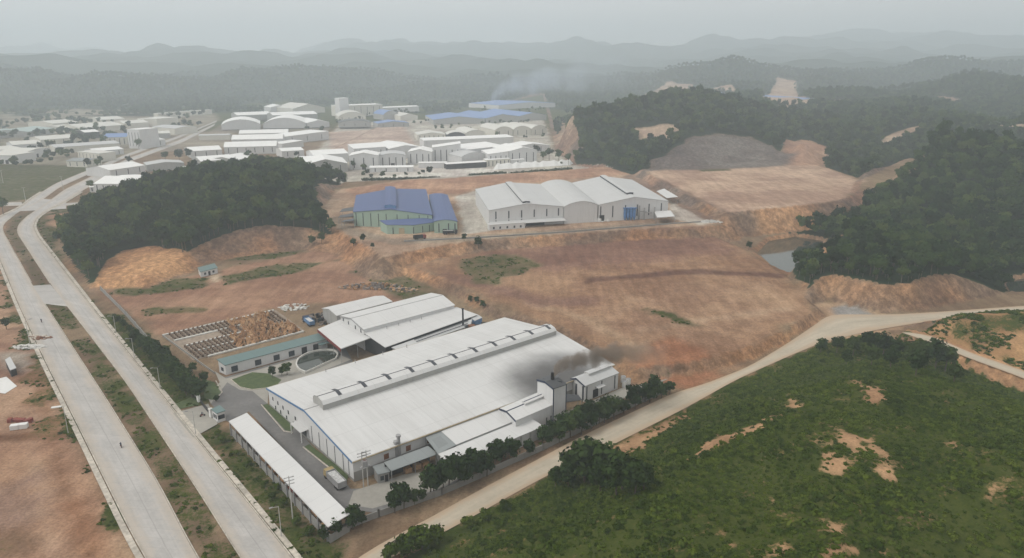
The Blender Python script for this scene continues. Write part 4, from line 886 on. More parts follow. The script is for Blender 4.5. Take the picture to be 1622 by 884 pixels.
def box_truck(name, label, p, az, cabm, bedm, loadm, L=7.5, W=2.4, group=None, z=0.0, hb=1.5):
    t = thing(name, label, 'truck', (p[0], p[1], z), group); ca, sa = math.cos(az), math.sin(az)
    T = lambda x, y: (p[0]+x*ca-y*sa, p[1]+x*sa+y*ca)
    def bx(nm, x0, x1, w, z0, z1, m, par=t, y=0, tap=0):
        mb = MB(); b = [T(x0, y-w/2), T(x1, y-w/2), T(x1, y+w/2), T(x0, y+w/2)]; tp = [T(x0, y-w/2), T(x1-tap, y-w/2), T(x1-tap, y+w/2), T(x0, y+w/2)]
        mb.hexa([(*q, z+z0) for q in b], [(*q, z+z1) for q in tp]); return mb.build(nm, m, par)
    bx('chassis', -L/2, L/2-.2, W*.5, .55, .85, 'black')
    cab = bx('cab', L/2-1.9, L/2, W*.96, .7, 2.7, cabm, tap=.35); bx('windscreen', L/2-.5, L/2+.03, W*.8, 1.75, 2.4, 'glass_dark', cab, tap=.1)
    for s_ in (-1, 1):
        bx('headlight', L/2-.1, L/2+.05, .35, .9, 1.15, 'white_paint', cab, y=s_*W*.33)
        bx('side_panel', -L/2, L/2-2.1, .12, .95, .95+hb, bedm, y=s_*W*.47)
    bx('bed_floor', -L/2, L/2-2.1, W, .86, 1.0, bedm); bx('tailgate', -L/2, -L/2+.12, W, .95, .95+hb, bedm); bx('headboard', L/2-2.25, L/2-2.1, W, .95, 1.1+hb, bedm)
    if loadm: bx('load', -L/2+.3, L/2-2.5, W*.8, 1.0, .75+hb, loadm)
    for x in (-L/2+1.0, -L/2+2.2, L/2-1.1):
        for s_ in (-1, 1):
            a = T(x, s_*W*.36); b = T(x, s_*W*.5); MB().tube((*a, z+.5), (*b, z+.5), .5, n=12).build('wheel', 'tyre', t)
    return t
box_truck('dump_truck', 'grey dump truck with tan cab and pale load near the factory corner', P(531,765), math.radians(128), 'cab_tan', 'metal_grey', 'load', 9.5, 2.6, hb=1.7)
box_truck('timber_truck', 'blue-sided truck loaded with pale goods at the wood yard corner', P(489,513), math.radians(125), 'trim_navy', 'trim_blue', 'load', 9, 2.4)
box_truck('red_truck', 'dark red truck on the soil apron before the blue-roofed factory', P(665,379,9), math.radians(20), 'brick_red', 'black', None, 7.5, z=9.05)
box_truck('flat_truck', 'dark green truck with white top parked by the blue-roofed factory corner', P(713,371,9), math.radians(5), 'wall_dark', 'black', 'white_paint', 9, z=9.05)
# power poles and lamps
def pole(label, u, v, h, arms=1, name='power_pole', group=None, r=.17, z=0):
    p = P(u, v, z); t = thing(name, label, 'pole', p, group); MB().tube(p-np.array((0,0,.3)), p+np.array((0,0,h)), r, r*.6, 8).build('shaft', 'pole', t)
    for k in range(arms):
        zz_ = h-.5-k*.9; a = MB().hexa(*[[(p[0]+x*1.0-y*.4, p[1]+x*.5+y*.8, z+zz_+w_) for x, y in ((-1.1,-.07),(1.1,-.07),(1.1,.07),(-1.1,.07))] for w_ in (0, .14)]).build('crossarm', 'metal_grey', t)
        for x in (-.9, 0, .9): MB().tube((p[0]+x, p[1]+x*.5, z+zz_+.14), (p[0]+x, p[1]+x*.5, z+zz_+.42), .07, n=6).build('insulator', 'white_paint', a)
    return t
pole('tall concrete power pole beside the long open shed', 464, 824, 12.5, 3)
tp = pole('left of the twin transformer poles at the factory corner', 576, 771, 10.5, 2); pole('right of the twin transformer poles at the factory corner', 583, 768, 10.5, 2)
p = P(580,770); t = thing('transformer', 'grey transformer hung between the twin poles', 'transformer', (p[0], p[1], 6)); MB().box((p[0], p[1], 6), (1.3, 1.0, 1.6), .4).build('tank', 'metal_grey', t); MB().box((p[0], p[1], 5.8), (2.6, .5, .2), .4).build('platform', 'metal_grey', t)
for k in (-.35, 0, .35): MB().tube((p[0]+k, p[1], 7.6), (p[0]+k, p[1], 8.1), .09, n=6).build('bushing', 'brick_red', t)
def lamp(label, u, v, h, side=-1, big=False, z=0):
    p = P(u, v, z); t = thing('street_lamp', label, 'street lamp', p, 'street lamps along the concrete road'); MB().tube(p-np.array((0,0,.2)), p+np.array((0,0,h)), .13, .08, 8).build('shaft', 'pole', t)
    a = p+np.array((0,0,h)); d = np.array((.78*side,.62*side,0)); b = a+d*1.8+np.array((0,0,.35)); ar = MB().tube(a-np.array((0,0,.1)), b, .07, .06, 6).build('arm', 'pole', t)
    if big: MB().box((b[0], b[1], b[2]-.1), (2.6, 1.1, .22), math.radians(20)).build('lamp_head', 'white_paint', t)
    else: MB().box((b[0], b[1], b[2]-.1), (.9, .35, .18), math.atan2(d[1], d[0])).build('lamp_head', 'metal_grey', t)
LAMPS = [('street lamp with wide white head on the left road verge', 108, 686, 9, -1, True), ('street lamp at the nearest end of the shed verge', 446, 851, 8.5, -1, False), ('street lamp just left of the gate drive', 254, 616, 8, -1, False),
         ('street lamp midway along the roadside tree row', 213, 567, 8, -1, False), ('street lamp near the far end of the roadside tree row', 184, 529, 8, -1, False), ('street lamp beside the rubble spill on the left verge', 47, 543, 9.5, 1, False), ('street lamp right of the gate drive mouth', 310, 688, 8, -1, False)]
for l in LAMPS: lamp(*l)
for k, (u, v) in enumerate(((41,320),(100,300),(5,290),(150,272))): pole(['slim pole at the junction of the divided road', 'slim pole on the verge beyond the junction', 'slim pole in the grassland at the left edge', 'slim pole by the far divided road'][k], u, v, 12, 1, r=.22)
# left bare plot
bb = Building('site_cabin', 'small grey site cabin on the bare plot left of the road', 'cabin', P(8,571,2.6)[:2], P(16,587,2.6)[:2], P(26,583,2.6)[:2], P(16,566,2.6)[:2], 0, SHED(2.7,2.5), 'wall_dark', 'roof_pale', .15)
bb.opening('front', .5, 0, 2, .9, 'door', 'dark')
sheet('concrete_pad', PX([(-20,605),(10,597),(27,612),(8,624),(-20,620)]), .1, 'white_paint')
for k, (u, v) in enumerate(((24,680),(38,678))):
    p = P(u, v); t = thing('pallet_load', ['white wrapped pallet load nearest the left edge', 'white wrapped pallet load beside the red brick stack'][k], 'pallet', p); MB().box((p[0], p[1], .15), (2.3, 1.8, 1.4), .3).build('goods', 'white_paint', t); MB().box((p[0], p[1], 0), (2.4, 1.9, .15), .3).build('pallet_base', 'timber', t)
p = P(34,668); t = thing('brick_stack', 'dark red brick stack on the bare plot at left', 'bricks', p); 
for k in range(6): MB().box((p[0]-3.5+k*1.3, p[1]+random.uniform(-.3,.6), 0), (1.2, 1.6, random.uniform(.7,1.3)), .25).build('brick_block', 'brick_red', t)
heap('rubble_pile', 'grey rubble spilling onto the left carriageway', 'rubble', 46,550, 14,5,.7, 70, ['rubble','concrete_light'], 0, 8)
heap('soil_mound', 'orange soil spill on the left carriageway edge', 'soil', 62,535, 10,5,.35, 40, ['rust','kerb'], 0.12, 9)
hb = Building('white_hut', 'tiny white hut with blue-green roof below the left wooded hill', 'hut', P(313,425,3)[:2], P(317,431,3)[:2], P(345,424,3)[:2], P(340,418,3)[:2], 0, SHED(3.2,2.8), 'wall_white', 'roof_green', .3)
hb.slits('right', [.25,.75], .8, 2, 1.2, mat='glass_dark'); hb.opening('right', .5, 0, 2.2, 1.3, 'door', 'dark')

# ------------------------------------------------------------------ blue-roofed factory and triple-roofed factory on the terrace (level 9 m)
Z = 9.0
bl = Building('blue_factory', 'green-walled factory with wide blue gable roof and ridge vent', 'factory', P(559,336,18)[:2], P(685,341,18)[:2], P(675,300,18)[:2], P(564,309.5,18)[:2], Z, GABLE(9, 11.6, .48), 'wall_green', 'roof_blue', .4)
bl.monitor(.06, .99, 8.0, 2.0, t=.48, mat='roof_blue', side='trim_blue', arch=False)
bl.slits('front', [.03,.12,.22,.32,.42,.56,.7,.84,.95], .4, 8.6, .5)
bx2 = Building('blue_extension', 'lower blue-roofed extension on the right of the green-walled factory', 'factory', P(687,351.5,16)[:2], P(725,351.5,16)[:2], P(709,309,16)[:2], P(679,309,16)[:2], Z, VAULT(7, 8.2, 6), 'wall_green', 'roof_blue', .3)
bx2.slits('front', [.2,.62,.9], .5, 6, .7); bx2.opening('front', .45, 0, 2.5, 2.5, 'door', 'dark')
sk = [P(612,356.5,14.6), P(655,357,14.2), P(688,352.5,14.2), P(686,345,15.8), P(601,349.5,15.4)]
c = np.mean(sk, 0); t = thing('front_annex', 'low annex with curved blue roof before the green-walled factory', 'factory', (c[0], c[1], Z))
mb = MB(); mb.poly([p+np.array((0,0,.2)) for p in sk], [(i, i) for i in (.1,1,2,3,4)]); mb.poly(sk[::-1])
for a, b in zip(sk, sk[1:]+sk[:1]): mb.poly([a, b, b+np.array((0,0,.2)), a+np.array((0,0,.2))])
mb.build('roof', 'roof_blue', t)
cc2 = c[:2]; mb = MB(); ring = [lerp(p[:2], cc2, .03) for p in sk]
for (a, pa), (b, pb) in zip(zip(ring, sk), list(zip(ring, sk))[1:]+[(ring[0], sk[0])]): mb.poly([(*a, Z-1), (*b, Z-1), (*b, pb[2]-.03), (*a, pa[2]-.03)])
mb.build('wall', 'wall_green', t)
for i, (f, w, zh, m) in enumerate(((.12,.5,4,'slit'),(.3,3.4,3.6,'trim_tan'),(.55,.5,4,'slit'),(.75,.5,4,'slit'),(.9,.5,4,'slit'))):
    a, b = ring[0], ring[1]; q = lerp(ring[0], ring[2], f)
    q = lerp(ring[0], ring[1], f/.55) if f < .55 else lerp(ring[1], ring[2], (f-.55)/.45)
    MB().box((q[0], q[1]-.02, Z), (w, .16, zh)).build('window' if m == 'slit' else 'door', m, t)
for k, (u0, v0, u1, v1, v2) in enumerate(((538,331,560,328,336),(536,341,559,338,345),(541,349,561,346,352))):
    r4 = [P(u0, v2, Z+4), P(u1, v2-2, Z+4.6), P(u1, v1, Z+4.6), P(u0+4, v0, Z+4)]
    roof_on_posts('side_lean_to', ['uppermost dark purple lean-to at the left of the blue factory', 'middle dark purple lean-to at the left of the blue factory', 'lowest dark purple lean-to at the left of the blue factory'][k], 'shed', r4, 'roof_dark')
wt = []
def q3(name, label, A, B, C, D, prof, **k): b = Building(name, label, 'factory', P(*A, 20)[:2], P(*B, 20)[:2], P(*C, 20)[:2], P(*D, 20)[:2], Z, prof, 'wall_white', 'roof_pale', .25, **k); wt.append(b); return b
w1 = q3('triple_factory_hall', 'left gabled bay of the three-roofed pale factory', (774,334), (893.5,327.5), (855,292), (752.6,300), GABLE(11, 14.2))
w2 = q3('triple_factory_hall', 'middle arched bay of the three-roofed pale factory', (893.7,328), (947.5,325), (905,289.8), (855,292.5), VAULT(11, 14, 8))
w3 = q3('triple_factory_hall', 'right gabled bay of the three-roofed pale factory', (948,325), (1059.5,319), (1001,285), (905.3,290), GABLE(11, 15))
for b_ in wt: b_.t['group'] = 'bays of the three-roofed factory'
w1.monitor(.03, .96, 5, 1.1, t=.5, mat='roof_pale', side='slit', arch=False); w3.monitor(.12, .98, 5, 1.2, t=.5, mat='roof_pale', side='slit', arch=False)
w1.slits('front', [.09,.26,.43,.6,.77,.93], 5.4, 10.2, .8); w1.slits('front', [.09,.26,.43], 2.5, 4.6, .8); w3.slits('front', [.03,.2,.38,.55,.72,.9], 2.4, 10, .8)
w3.opening('front', .05, 0, 4.2, 3.4, 'door', 'dark'); w1.canopy('front', .0, 1.0, 3.8, 6, .8, 'roof_white'); w1.opening('front', .52, 0, 2.8, 3, 'door', 'dark'); w1.opening('front', .62, 0, 2.8, 12, 'opening', 'dark')
p_ = lambda u, v: P(u, v, Z)
def small_box(name, label, A, B, depth, h, wall, roof, cat='building', z0=Z, prof=None, group=None, over=.15, **k):
    a, b = P(*A, z0+h)[:2], P(*B, z0+h)[:2]; d = b-a; n = np.array((-d[1], d[0]))/np.linalg.norm(d)
    return Building(name, label, cat, a, b, b+n*depth, a+n*depth, z0, prof or SHED(h, h+.2), wall, roof, over, group, **k)
lb = small_box('front_office', 'white flat box office under the three-roofed factory middle bay', (901,344), (946,341), 7, 4.2, 'wall_cream', 'roof_white'); lb.slits('front', [.2,.65,.85], 1, 2.6, 1.2, mat='glass_dark'); lb.opening('front', .4, 0, 2.6, 1.6, 'door', 'dark')
lb = small_box('front_store', 'low white store along the left front of the three-roofed factory', (775,357), (832,353.5), 5, 3.2, 'wall_white', 'roof_white'); lb.slits('front', [.12,.3,.5,.7,.88], .6, 2, 1.1, mat='glass_dark')
p = P(997,349,Z); t = thing('dust_collector', 'blue dust collector tower at the front of the three-roofed factory', 'machine', p)
for k in range(4): MB().tube((p[0]-3+k*2, p[1], Z+2.2), (p[0]-3+k*2, p[1], Z+8), .95, .95, 12).build('filter_tank', 'steel_blue', t); MB().tube((p[0]-3+k*2, p[1], Z), (p[0]-3+k*2, p[1], Z+2.2), .2, .95, 10).build('hopper', 'steel_blue', t)
MB().box((p[0], p[1], Z+8), (9, 2.4, .4)).build('deck', 'steel_blue', t)
for k, (u, h) in enumerate(((1012,9.5),(1020,8),(1036,8.5))):
    p = P(u, 348, Z); t = thing('duct_stack', ['tall grey duct beside the blue dust collector', 'short grey duct between two taller ones at the pale factory', 'grey duct near the right canopy of the pale factory'][k], 'chimney', p); MB().tube(p, p+np.array((0,0,h)), .45, n=10).build('pipe', 'metal_grey', t); MB().tube(p+np.array((0,0,h*.6)), p+np.array((5,1,h*.55)), .3, n=8).build('branch_pipe', 'metal_grey', t)
roof_on_posts('end_canopy', 'small white canopy at the right end of the three-roofed factory front', 'canopy', [P(1041,345,Z+4.4), P(1069,343,Z+4.4), P(1062,333.5,Z+5.2), P(1036,335,Z+5.2)], 'roof_white')
roof_on_posts('side_canopy', 'white canopy behind the right gable of the three-roofed factory', 'canopy', [P(1056,314,Z+5), P(1074,312,Z+5), P(1052,299,Z+5.5), P(1040,303,Z+5.5)], 'roof_white')
for k, (u, v) in enumerate(((949,351),(960,350))):
    p = P(u, v, Z); t = thing('white_bag_heap', ['left of two white heaps by the pale factory door', 'right of two white heaps by the pale factory door'][k], 'heap', p); mb = MB()
    for j in range(14): a = random.random()*6.28; r_ = random.random(); mb.box((p[0]+math.cos(a)*r_*2.4, p[1]+math.sin(a)*r_*1.6, Z), (1.3, 1.1, 2.4*(1-r_*.8)), a)
    mb.build('bags', 'white_paint', t)
heap('rubble_pile', 'white rubble spill at the terrace corner of the pale factory', 'rubble', 1125,352, 16,9,1.4, 90, ['rubble','concrete_light'], 8.6, 12)
wall_thing('retaining_wall', 'long low grey retaining wall along the terrace edge', PX([(640,383),(760,377),(900,368),(1060,355),(1110,352)], 9), .9, .4, z=8.9)

# ------------------------------------------------------------------ the estate beyond: each hall a thing of its own
def far(name, label, A, B, depth, h, rise, kind='gable', wall='wall_white', roof='roof_white', z0=4.0, slits=0, group='halls of the far estate', cat='factory', doors=0, mon=False, across=False):
    a, b = P(*A, z0+h)[:2], P(*B, z0+h)[:2]; d = b-a; n = np.array((-d[1], d[0]))/np.linalg.norm(d); C, D = b+n*depth, a+n*depth
    prof = {'gable': GABLE(h, h+rise), 'vault': VAULT(h, h+rise, 8), 'shed': SHED(h, h+rise), 'flat': SHED(h, h+.3)}[kind]
    if across: B_ = Building(name, label, cat, b, C, D, a, z0, prof, wall, roof, .3, group); fr = 'left'
    else: B_ = Building(name, label, cat, a, b, C, D, z0, prof, wall, roof, .3, group); fr = 'front'
    if slits: B_.slits(fr, [(k+.5)/slits for k in range(slits)], h*.12, h*.85, .9, mat='slit')
    for k in range(doors): B_.opening(fr, (k+1)/(doors+1), 0, min(4.2, h*.6), 4, 'door', 'dark')
    if mon and not across: B_.monitor(.1, .9, 5, 1.4, mat=roof, side='slit', arch=False)
    return B_
FAR = [
 # middle cluster behind the terrace
 ('white hall with broad gable at the left end of the mid estate row', (480,262), (551,259), 48, 8, 5, 'gable', 'wall_grey', 'roof_bright', 4, 3, 1),
 ('tall white block second from left in the mid estate row', (552,247), (599,246.5), 26, 14, 3, 'gable', 'wall_white', 'roof_bright', 4, 3, 1),
 ('tall pale block third from left in the mid estate row', (600,247), (643,246), 28, 12, 2, 'vault', 'wall_white', 'roof_pale', 4, 4, 1),
 ('pale block with shallow gable right of centre in the mid estate row', (645,241), (684,241), 30, 13, 3, 'gable', 'wall_white', 'roof_bright', 4, 4, 0),
 ('highest white box hall in the mid estate row, with vertical dark slits', (684,234), (730,233.5), 24, 16, 4, 'shed', 'wall_white', 'roof_bright', 4, 5, 0),
 ('low vaulted pale hall right of the highest white box', (731,249), (772,246), 36, 9, 4, 'vault', 'wall_white', 'roof_pale', 4, 0, 0),
 ('slit-windowed white hall before the right end of the mid row', (773,244.5), (806,243.5), 36, 12, 2.5, 'shed', 'wall_white', 'roof_bright', 4, 4, 0),
 ('right-end gabled white hall of the mid estate row', (806,240), (851,237.5), 44, 14, 3.5, 'gable', 'wall_white', 'roof_bright', 4, 4, 0),
 ('low cream hall with dark slits in front of the mid row right half', (771,254), (809,252), 12, 7, .6, 'shed', 'wall_cream', 'roof_bright', 4, 6, 0),
 ('small white box at the front right of the mid row', (809,254), (832,253), 9, 5.5, .3, 'flat', 'wall_white', 'roof_bright', 4, 1, 0),
 ('low white store under the highest white box hall', (662,258.5), (707,258.5), 10, 5, .4, 'flat', 'wall_white', 'roof_bright', 4, 0, 0),
 ('dark open canopy hall between the two low front stores', (707,260.5), (771,257.5), 12, 5, .6, 'shed', 'wall_dark', 'roof_bright', 4, 0, 0),
 ('long flat white roof running behind the mid row', (671,223), (814,219), 36, 10, 1.5, 'shed', 'wall_white', 'roof_bright', 4, 0, 0),
 ('white gabled roof at the far right behind the mid row', (816,233), (871,230), 30, 8, 3, 'gable', 'wall_white', 'roof_bright', 4, 2, 0),
 ('small rounded white tank house by the left wooded hill', (450,259), (466,258), 10, 6, 3, 'vault', 'wall_white', 'roof_bright', 3, 0, 0),
 ('white flat roof between the second and third mid row blocks, set back', (560,236), (612,234), 50, 12, 1, 'shed', 'wall_white', 'roof_bright', 4, 3, 0),
 ('broad white gable set back behind the mid row centre', (616,236), (668,233), 60, 11, 3, 'gable', 'wall_white', 'roof_bright', 4, 0, 0),
 ('set-back white hall behind the low vaulted pale hall', (733,238), (800,234), 50, 12, 2, 'shed', 'wall_white', 'roof_bright', 4, 0, 0),
 ('white hall tucked behind the broad left gable of the mid row', (496,246), (552,243), 40, 9, 3, 'gable', 'wall_white', 'roof_bright', 4, 0, 0, True),
 ('long white shed on the yard before the mid row left blocks', (585,266), (655,265), 14, 4.5, 1, 'gable', 'wall_white', 'roof_bright', 4, 4, 0, True),
 ('low white canopy beside the tank house', (470,254), (512,252), 30, 6, 2, 'gable', 'wall_white', 'roof_bright', 3, 0, 0, True),
 ('white shed between tan plot and the nearest long white hall', (446,240), (482,238), 34, 7, 2, 'gable', 'wall_white', 'roof_bright', 1, 2, 0, True),
 ('wide white roof left of the nearest long white hall', (300,240), (352,237), 40, 7, 3, 'gable', 'wall_white', 'roof_bright', .3, 3, 0, True),
 # row with vaults
 ('long low cream hall left in the vaulted row', (661,214), (706,213), 40, 7, 3, 'gable', 'wall_cream', 'roof_cream', 4, 6, 0),
 ('cream hall with dark arched opening in the vaulted row', (708,213.5), (737,213), 30, 6, 3.5, 'vault', 'wall_dark', 'roof_cream', 4, 0, 0),
 ('cream vault between dark arch and the triple vaults', (738,211), (768,210), 60, 7, 4, 'vault', 'wall_cream', 'roof_cream', 4, 0, 0),
 ('left of the three joined cream vaults', (784,206.5), (812.5,205.5), 70, 9, 5, 'vault', 'wall_cream', 'roof_cream', 4, 2, 0),
 ('middle of the three joined cream vaults', (813,205.5), (841.5,204.5), 70, 9, 5, 'vault', 'wall_cream', 'roof_cream', 4, 2, 0),
 ('right of the three joined cream vaults', (842,204.5), (866,203), 70, 9, 5, 'vault', 'wall_cream', 'roof_cream', 4, 2, 0),
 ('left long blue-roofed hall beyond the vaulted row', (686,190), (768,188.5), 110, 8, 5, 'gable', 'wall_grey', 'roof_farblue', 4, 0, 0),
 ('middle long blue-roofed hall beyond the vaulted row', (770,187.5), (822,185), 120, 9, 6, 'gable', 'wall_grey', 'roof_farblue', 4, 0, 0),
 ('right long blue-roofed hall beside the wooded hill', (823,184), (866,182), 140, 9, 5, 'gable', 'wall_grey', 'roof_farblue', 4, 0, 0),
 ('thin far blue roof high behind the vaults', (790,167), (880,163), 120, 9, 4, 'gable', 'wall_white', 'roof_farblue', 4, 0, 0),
 # left of the tan plot
 ('nearest long white hall left of the tan plot', (354,233.5), (438,231.5), 26, 8, 5, 'gable', 'wall_white', 'roof_bright', 1, 6, 0, True),
 ('second long white hall left of the tan plot', (366,221.5), (448,220), 26, 9, 5, 'gable', 'wall_white', 'roof_bright', 1, 0, 0, True),
 ('third long white hall left of the tan plot', (378,212), (456,210.5), 28, 9, 4, 'gable', 'wall_white', 'roof_bright', 1, 0, 0, True),
 ('white L-shaped hall touching the tan plot corner', (450,217), (521,210), 40, 9, 2, 'shed', 'wall_white', 'roof_bright', 1, 3, 0),
 ('low white store before the L-shaped hall', (447,228), (481,224), 22, 6, 1, 'shed', 'wall_white', 'roof_bright', 1, 0, 0),
 ('left white vault above the grey bank', (350,198), (412,196.5), 70, 7, 8, 'vault', 'wall_white', 'roof_bright', 2, 0, 0),
 ('middle white vault above the grey bank', (416,196), (484,195), 75, 7, 9, 'vault', 'wall_white', 'roof_bright', 2, 0, 0),
 ('right flat white roof above the grey bank', (486,195), (522,193.5), 70, 7, 4, 'gable', 'wall_white', 'roof_bright', 2, 0, 0),
 ('grey-fronted hall left behind the white vaults', (375,183), (430,181), 50, 10, 4, 'gable', 'wall_grey', 'roof_bright', 2, 0, 0, True),
 ('grey-fronted hall right behind the white vaults', (432,183), (503,180.5), 50, 11, 4, 'gable', 'wall_grey', 'roof_bright', 2, 0, 0, True),
 ('small white hall highest on the left of the estate rear', (428,170.5), (458,169.5), 50, 10, 5, 'gable', 'wall_white', 'roof_bright', 2, 0, 0),
 ('cream gabled hall at the estate rear', (464,172.5), (515,170), 80, 10, 9, 'gable', 'wall_cream', 'roof_cream', 2, 0, 0),
 ('long white multi-storey mill at the estate rear', (536,168), (606,165.5), 40, 20, 2, 'flat', 'wall_cream', 'roof_bright', 3, 7, 0),
 ('white stair tower standing on the multi-storey mill end', (537,156), (552,155.5), 20, 38, 2, 'flat', 'wall_white', 'roof_bright', 3, 0, 0),
 ('cream vault before the multi-storey mill', (536,185), (580,184), 60, 8, 8, 'vault', 'wall_cream', 'roof_cream', 4, 4, 0),
 ('small blue vault near the estate centre', (607,182), (632,181), 50, 9, 7, 'vault', 'wall_grey', 'roof_farblue', 4, 0, 0),
 ('left dusky blue shed bordering the tan plot', (536,195), (588,194), 40, 6, 4, 'vault', 'wall_grey', 'roof_dark', 4, 3, 0),
 ('right dusky blue shed bordering the tan plot', (598,196), (648,194.5), 40, 6, 3, 'gable', 'wall_grey', 'roof_farblue', 4, 3, 0),
 ('pale shed by the tan plot far corner', (634,184), (662,183), 50, 8, 4, 'gable', 'wall_cream', 'roof_cream', 4, 0, 0),
 ('long low white roof behind the small blue vault', (606,171), (664,170), 40, 8, 2, 'shed', 'wall_white', 'roof_bright', 4, 0, 0),
 # left of hill, right of the divided road
 ('white hall with fenced front yard beside the divided road', (147,291.5), (228,292), 40, 7, 4, 'gable', 'wall_white', 'roof_bright', .3, 8, 0, True),
 ('right wing of the white hall beside the divided road', (229,290), (270,277), 34, 7, 3, 'gable', 'wall_white', 'roof_bright', .3, 0, 0),
 ('second white roof behind the roadside hall', (174,270), (230,262), 36, 7, 3, 'gable', 'wall_white', 'roof_bright', .3, 3, 0, True),
 ('low white boundary shed in front of the roadside hall', (141,297), (192,293.5), 6, 4, .4, 'shed', 'wall_white', 'roof_bright', .3, 7, 0),
 ('pale grey yard shed between roadside hall and arched hall', (232,262), (292,258), 26, 6, 2, 'gable', 'wall_grey', 'roof_pale', .3, 0, 0),
 ('wide white roof just above the left wooded hill crest', (292,277), (410,270), 50, 8, 4, 'vault', 'wall_white', 'roof_bright', .3, 0, 0, True),
 ('open-sided white shed behind the left wooded hill', (318,256), (372,252), 40, 8, 3, 'gable', 'wall_grey', 'roof_bright', .3, 0, 1, True),
 ('smaller open white shed next to the dark trees behind the hill', (374,254), (404,247), 34, 8, 3, 'gable', 'wall_grey', 'roof_bright', .3, 0, 1, True),
 ('long low pale building by the far divided road', (314,215), (364,214), 20, 6, 1, 'gable', 'wall_cream', 'roof_pale', .3, 0, 0, True),
 # plain at left
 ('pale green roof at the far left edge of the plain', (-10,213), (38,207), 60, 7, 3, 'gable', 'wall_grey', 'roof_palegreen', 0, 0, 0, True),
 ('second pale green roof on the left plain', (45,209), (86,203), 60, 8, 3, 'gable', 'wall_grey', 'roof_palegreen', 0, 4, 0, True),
 ('flat white shed at the left edge of the plain', (-10,239), (34,234), 40, 6, 2, 'gable', 'wall_white', 'roof_cream', 0, 0, 0, True),
 ('white shed behind the left edge shed', (20,230), (66,227), 40, 8, 3, 'gable', 'wall_white', 'roof_cream', 0, 0, 0, True),
 ('white shed with dark door on the left plain', (36,243), (80,234), 34, 8, 2, 'gable', 'wall_white', 'roof_cream', 0, 0, 1),
 ('long low pale hall across the left plain', (86,234), (190,227), 40, 7, 2, 'gable', 'wall_cream', 'roof_pale', 0, 0, 0, True),
 ('pale violet-blue hall beside the white plain tower', (162,218), (200,217), 50, 11, 3, 'gable', 'wall_cream', 'roof_farblue', 0, 5, 0, True),
 ('white multi-storey tower block on the left plain', (200,205), (220,206), 30, 24, .5, 'flat', 'wall_white', 'roof_bright', 0, 4, 0),
 ('grey-fronted white hall left of the plain tower', (134,210), (158,208.5), 40, 9, 2, 'gable', 'wall_dark', 'roof_bright', 0, 0, 0, True),
 ('wide cream roof behind the plain tower', (126,203), (196,198), 70, 8, 4, 'gable', 'wall_cream', 'roof_cream', 0, 0, 0, True),
 ('cream hall at the far rear of the left plain', (160,190), (198,188), 70, 8, 3, 'gable', 'wall_cream', 'roof_cream', 0, 0, 0, True),
 ('small cream hall among trees at the far left plain', (106,203), (127,200), 50, 7, 3, 'gable', 'wall_cream', 'roof_cream', 0, 0, 0, True),
 ('tall cream block at the rear of the plain near the road', (217,188), (248,189), 50, 12, 2, 'flat', 'wall_cream', 'roof_cream', 0, 0, 0),
 ('low cream hall at the rear of the plain beside the road end', (249,190), (268,189), 40, 7, 2, 'gable', 'wall_cream', 'roof_cream', 0, 0, 0, True),
 ('cream hall half hidden by trees near the far road', (240,201), (276,204), 40, 9, 2, 'gable', 'wall_cream', 'roof_pale', 0, 0, 0, True),
 ('small pale hall right of the plain tower', (222,213), (270,211), 40, 7, 2, 'gable', 'wall_grey', 'roof_cream', 0, 0, 0, True),
 ('white unfinished two-storey house on the left plain', (122,240), (156,244), 20, 9, .5, 'flat', 'wall_cream', 'roof_cream', 0, 6, 0),
 ('grey-roofed bungalow with dark trees on the left plain', (104,255), (138,256), 22, 6, 2, 'gable', 'wall_cream', 'roof_grey', 0, 3, 0, True),
 ('white hall with dark doors cut by the left picture edge', (-25,246), (18,247), 34, 9, 1, 'flat', 'wall_white', 'roof_cream', 0, 0, 4),
 ('thin long white wall-like building under the far hills', (250,180), (336,174), 14, 9, .5, 'flat', 'wall_cream', 'roof_cream', 0, 0, 0),
 ('long cream roof in the middle of the left plain', (64,222), (122,218), 50, 8, 3, 'gable', 'wall_cream', 'roof_cream', 0, 4, 0, True),
 ('cream roof right behind the pale violet-blue hall', (196,196), (236,194), 60, 8, 3, 'gable', 'wall_cream', 'roof_cream', 0, 0, 0, True),
 ('pale roof between the plain tower and the divided road', (228,224), (262,221), 40, 8, 2, 'gable', 'wall_white', 'roof_bright', 0, 2, 0, True),
 ('cream roof at the rear left of the plain under the hills', (84,196), (124,193), 70, 8, 3, 'gable', 'wall_cream', 'roof_cream', 0, 0, 0, True),
 ('low white shed in front of the long low pale plain hall', (150,240), (196,236), 30, 6, 2, 'gable', 'wall_white', 'roof_bright', 0, 3, 0, True),
 # far right
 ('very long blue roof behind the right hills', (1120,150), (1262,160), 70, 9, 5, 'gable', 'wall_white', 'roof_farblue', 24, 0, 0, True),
]
for r in FAR:
    lab, A, B, dep, h, rise, kind, wm_, rm_, z0, sl, dr = r[:12]
    nm = 'stair_tower' if 'tower' in lab[:40] and 'beside' not in lab and 'behind' not in lab and 'right of' not in lab and 'left of' not in lab else ('house' if 'house on' in lab or 'bungalow' in lab else ('factory_shed' if 'shed' in lab or 'store' in lab else 'factory_hall'))
    far(nm, lab, A, B, dep, h, rise, kind, wm_, rm_, z0, sl, 'factory halls of the estate beyond the terrace', 'building', dr, False, len(r) > 12 and r[12])

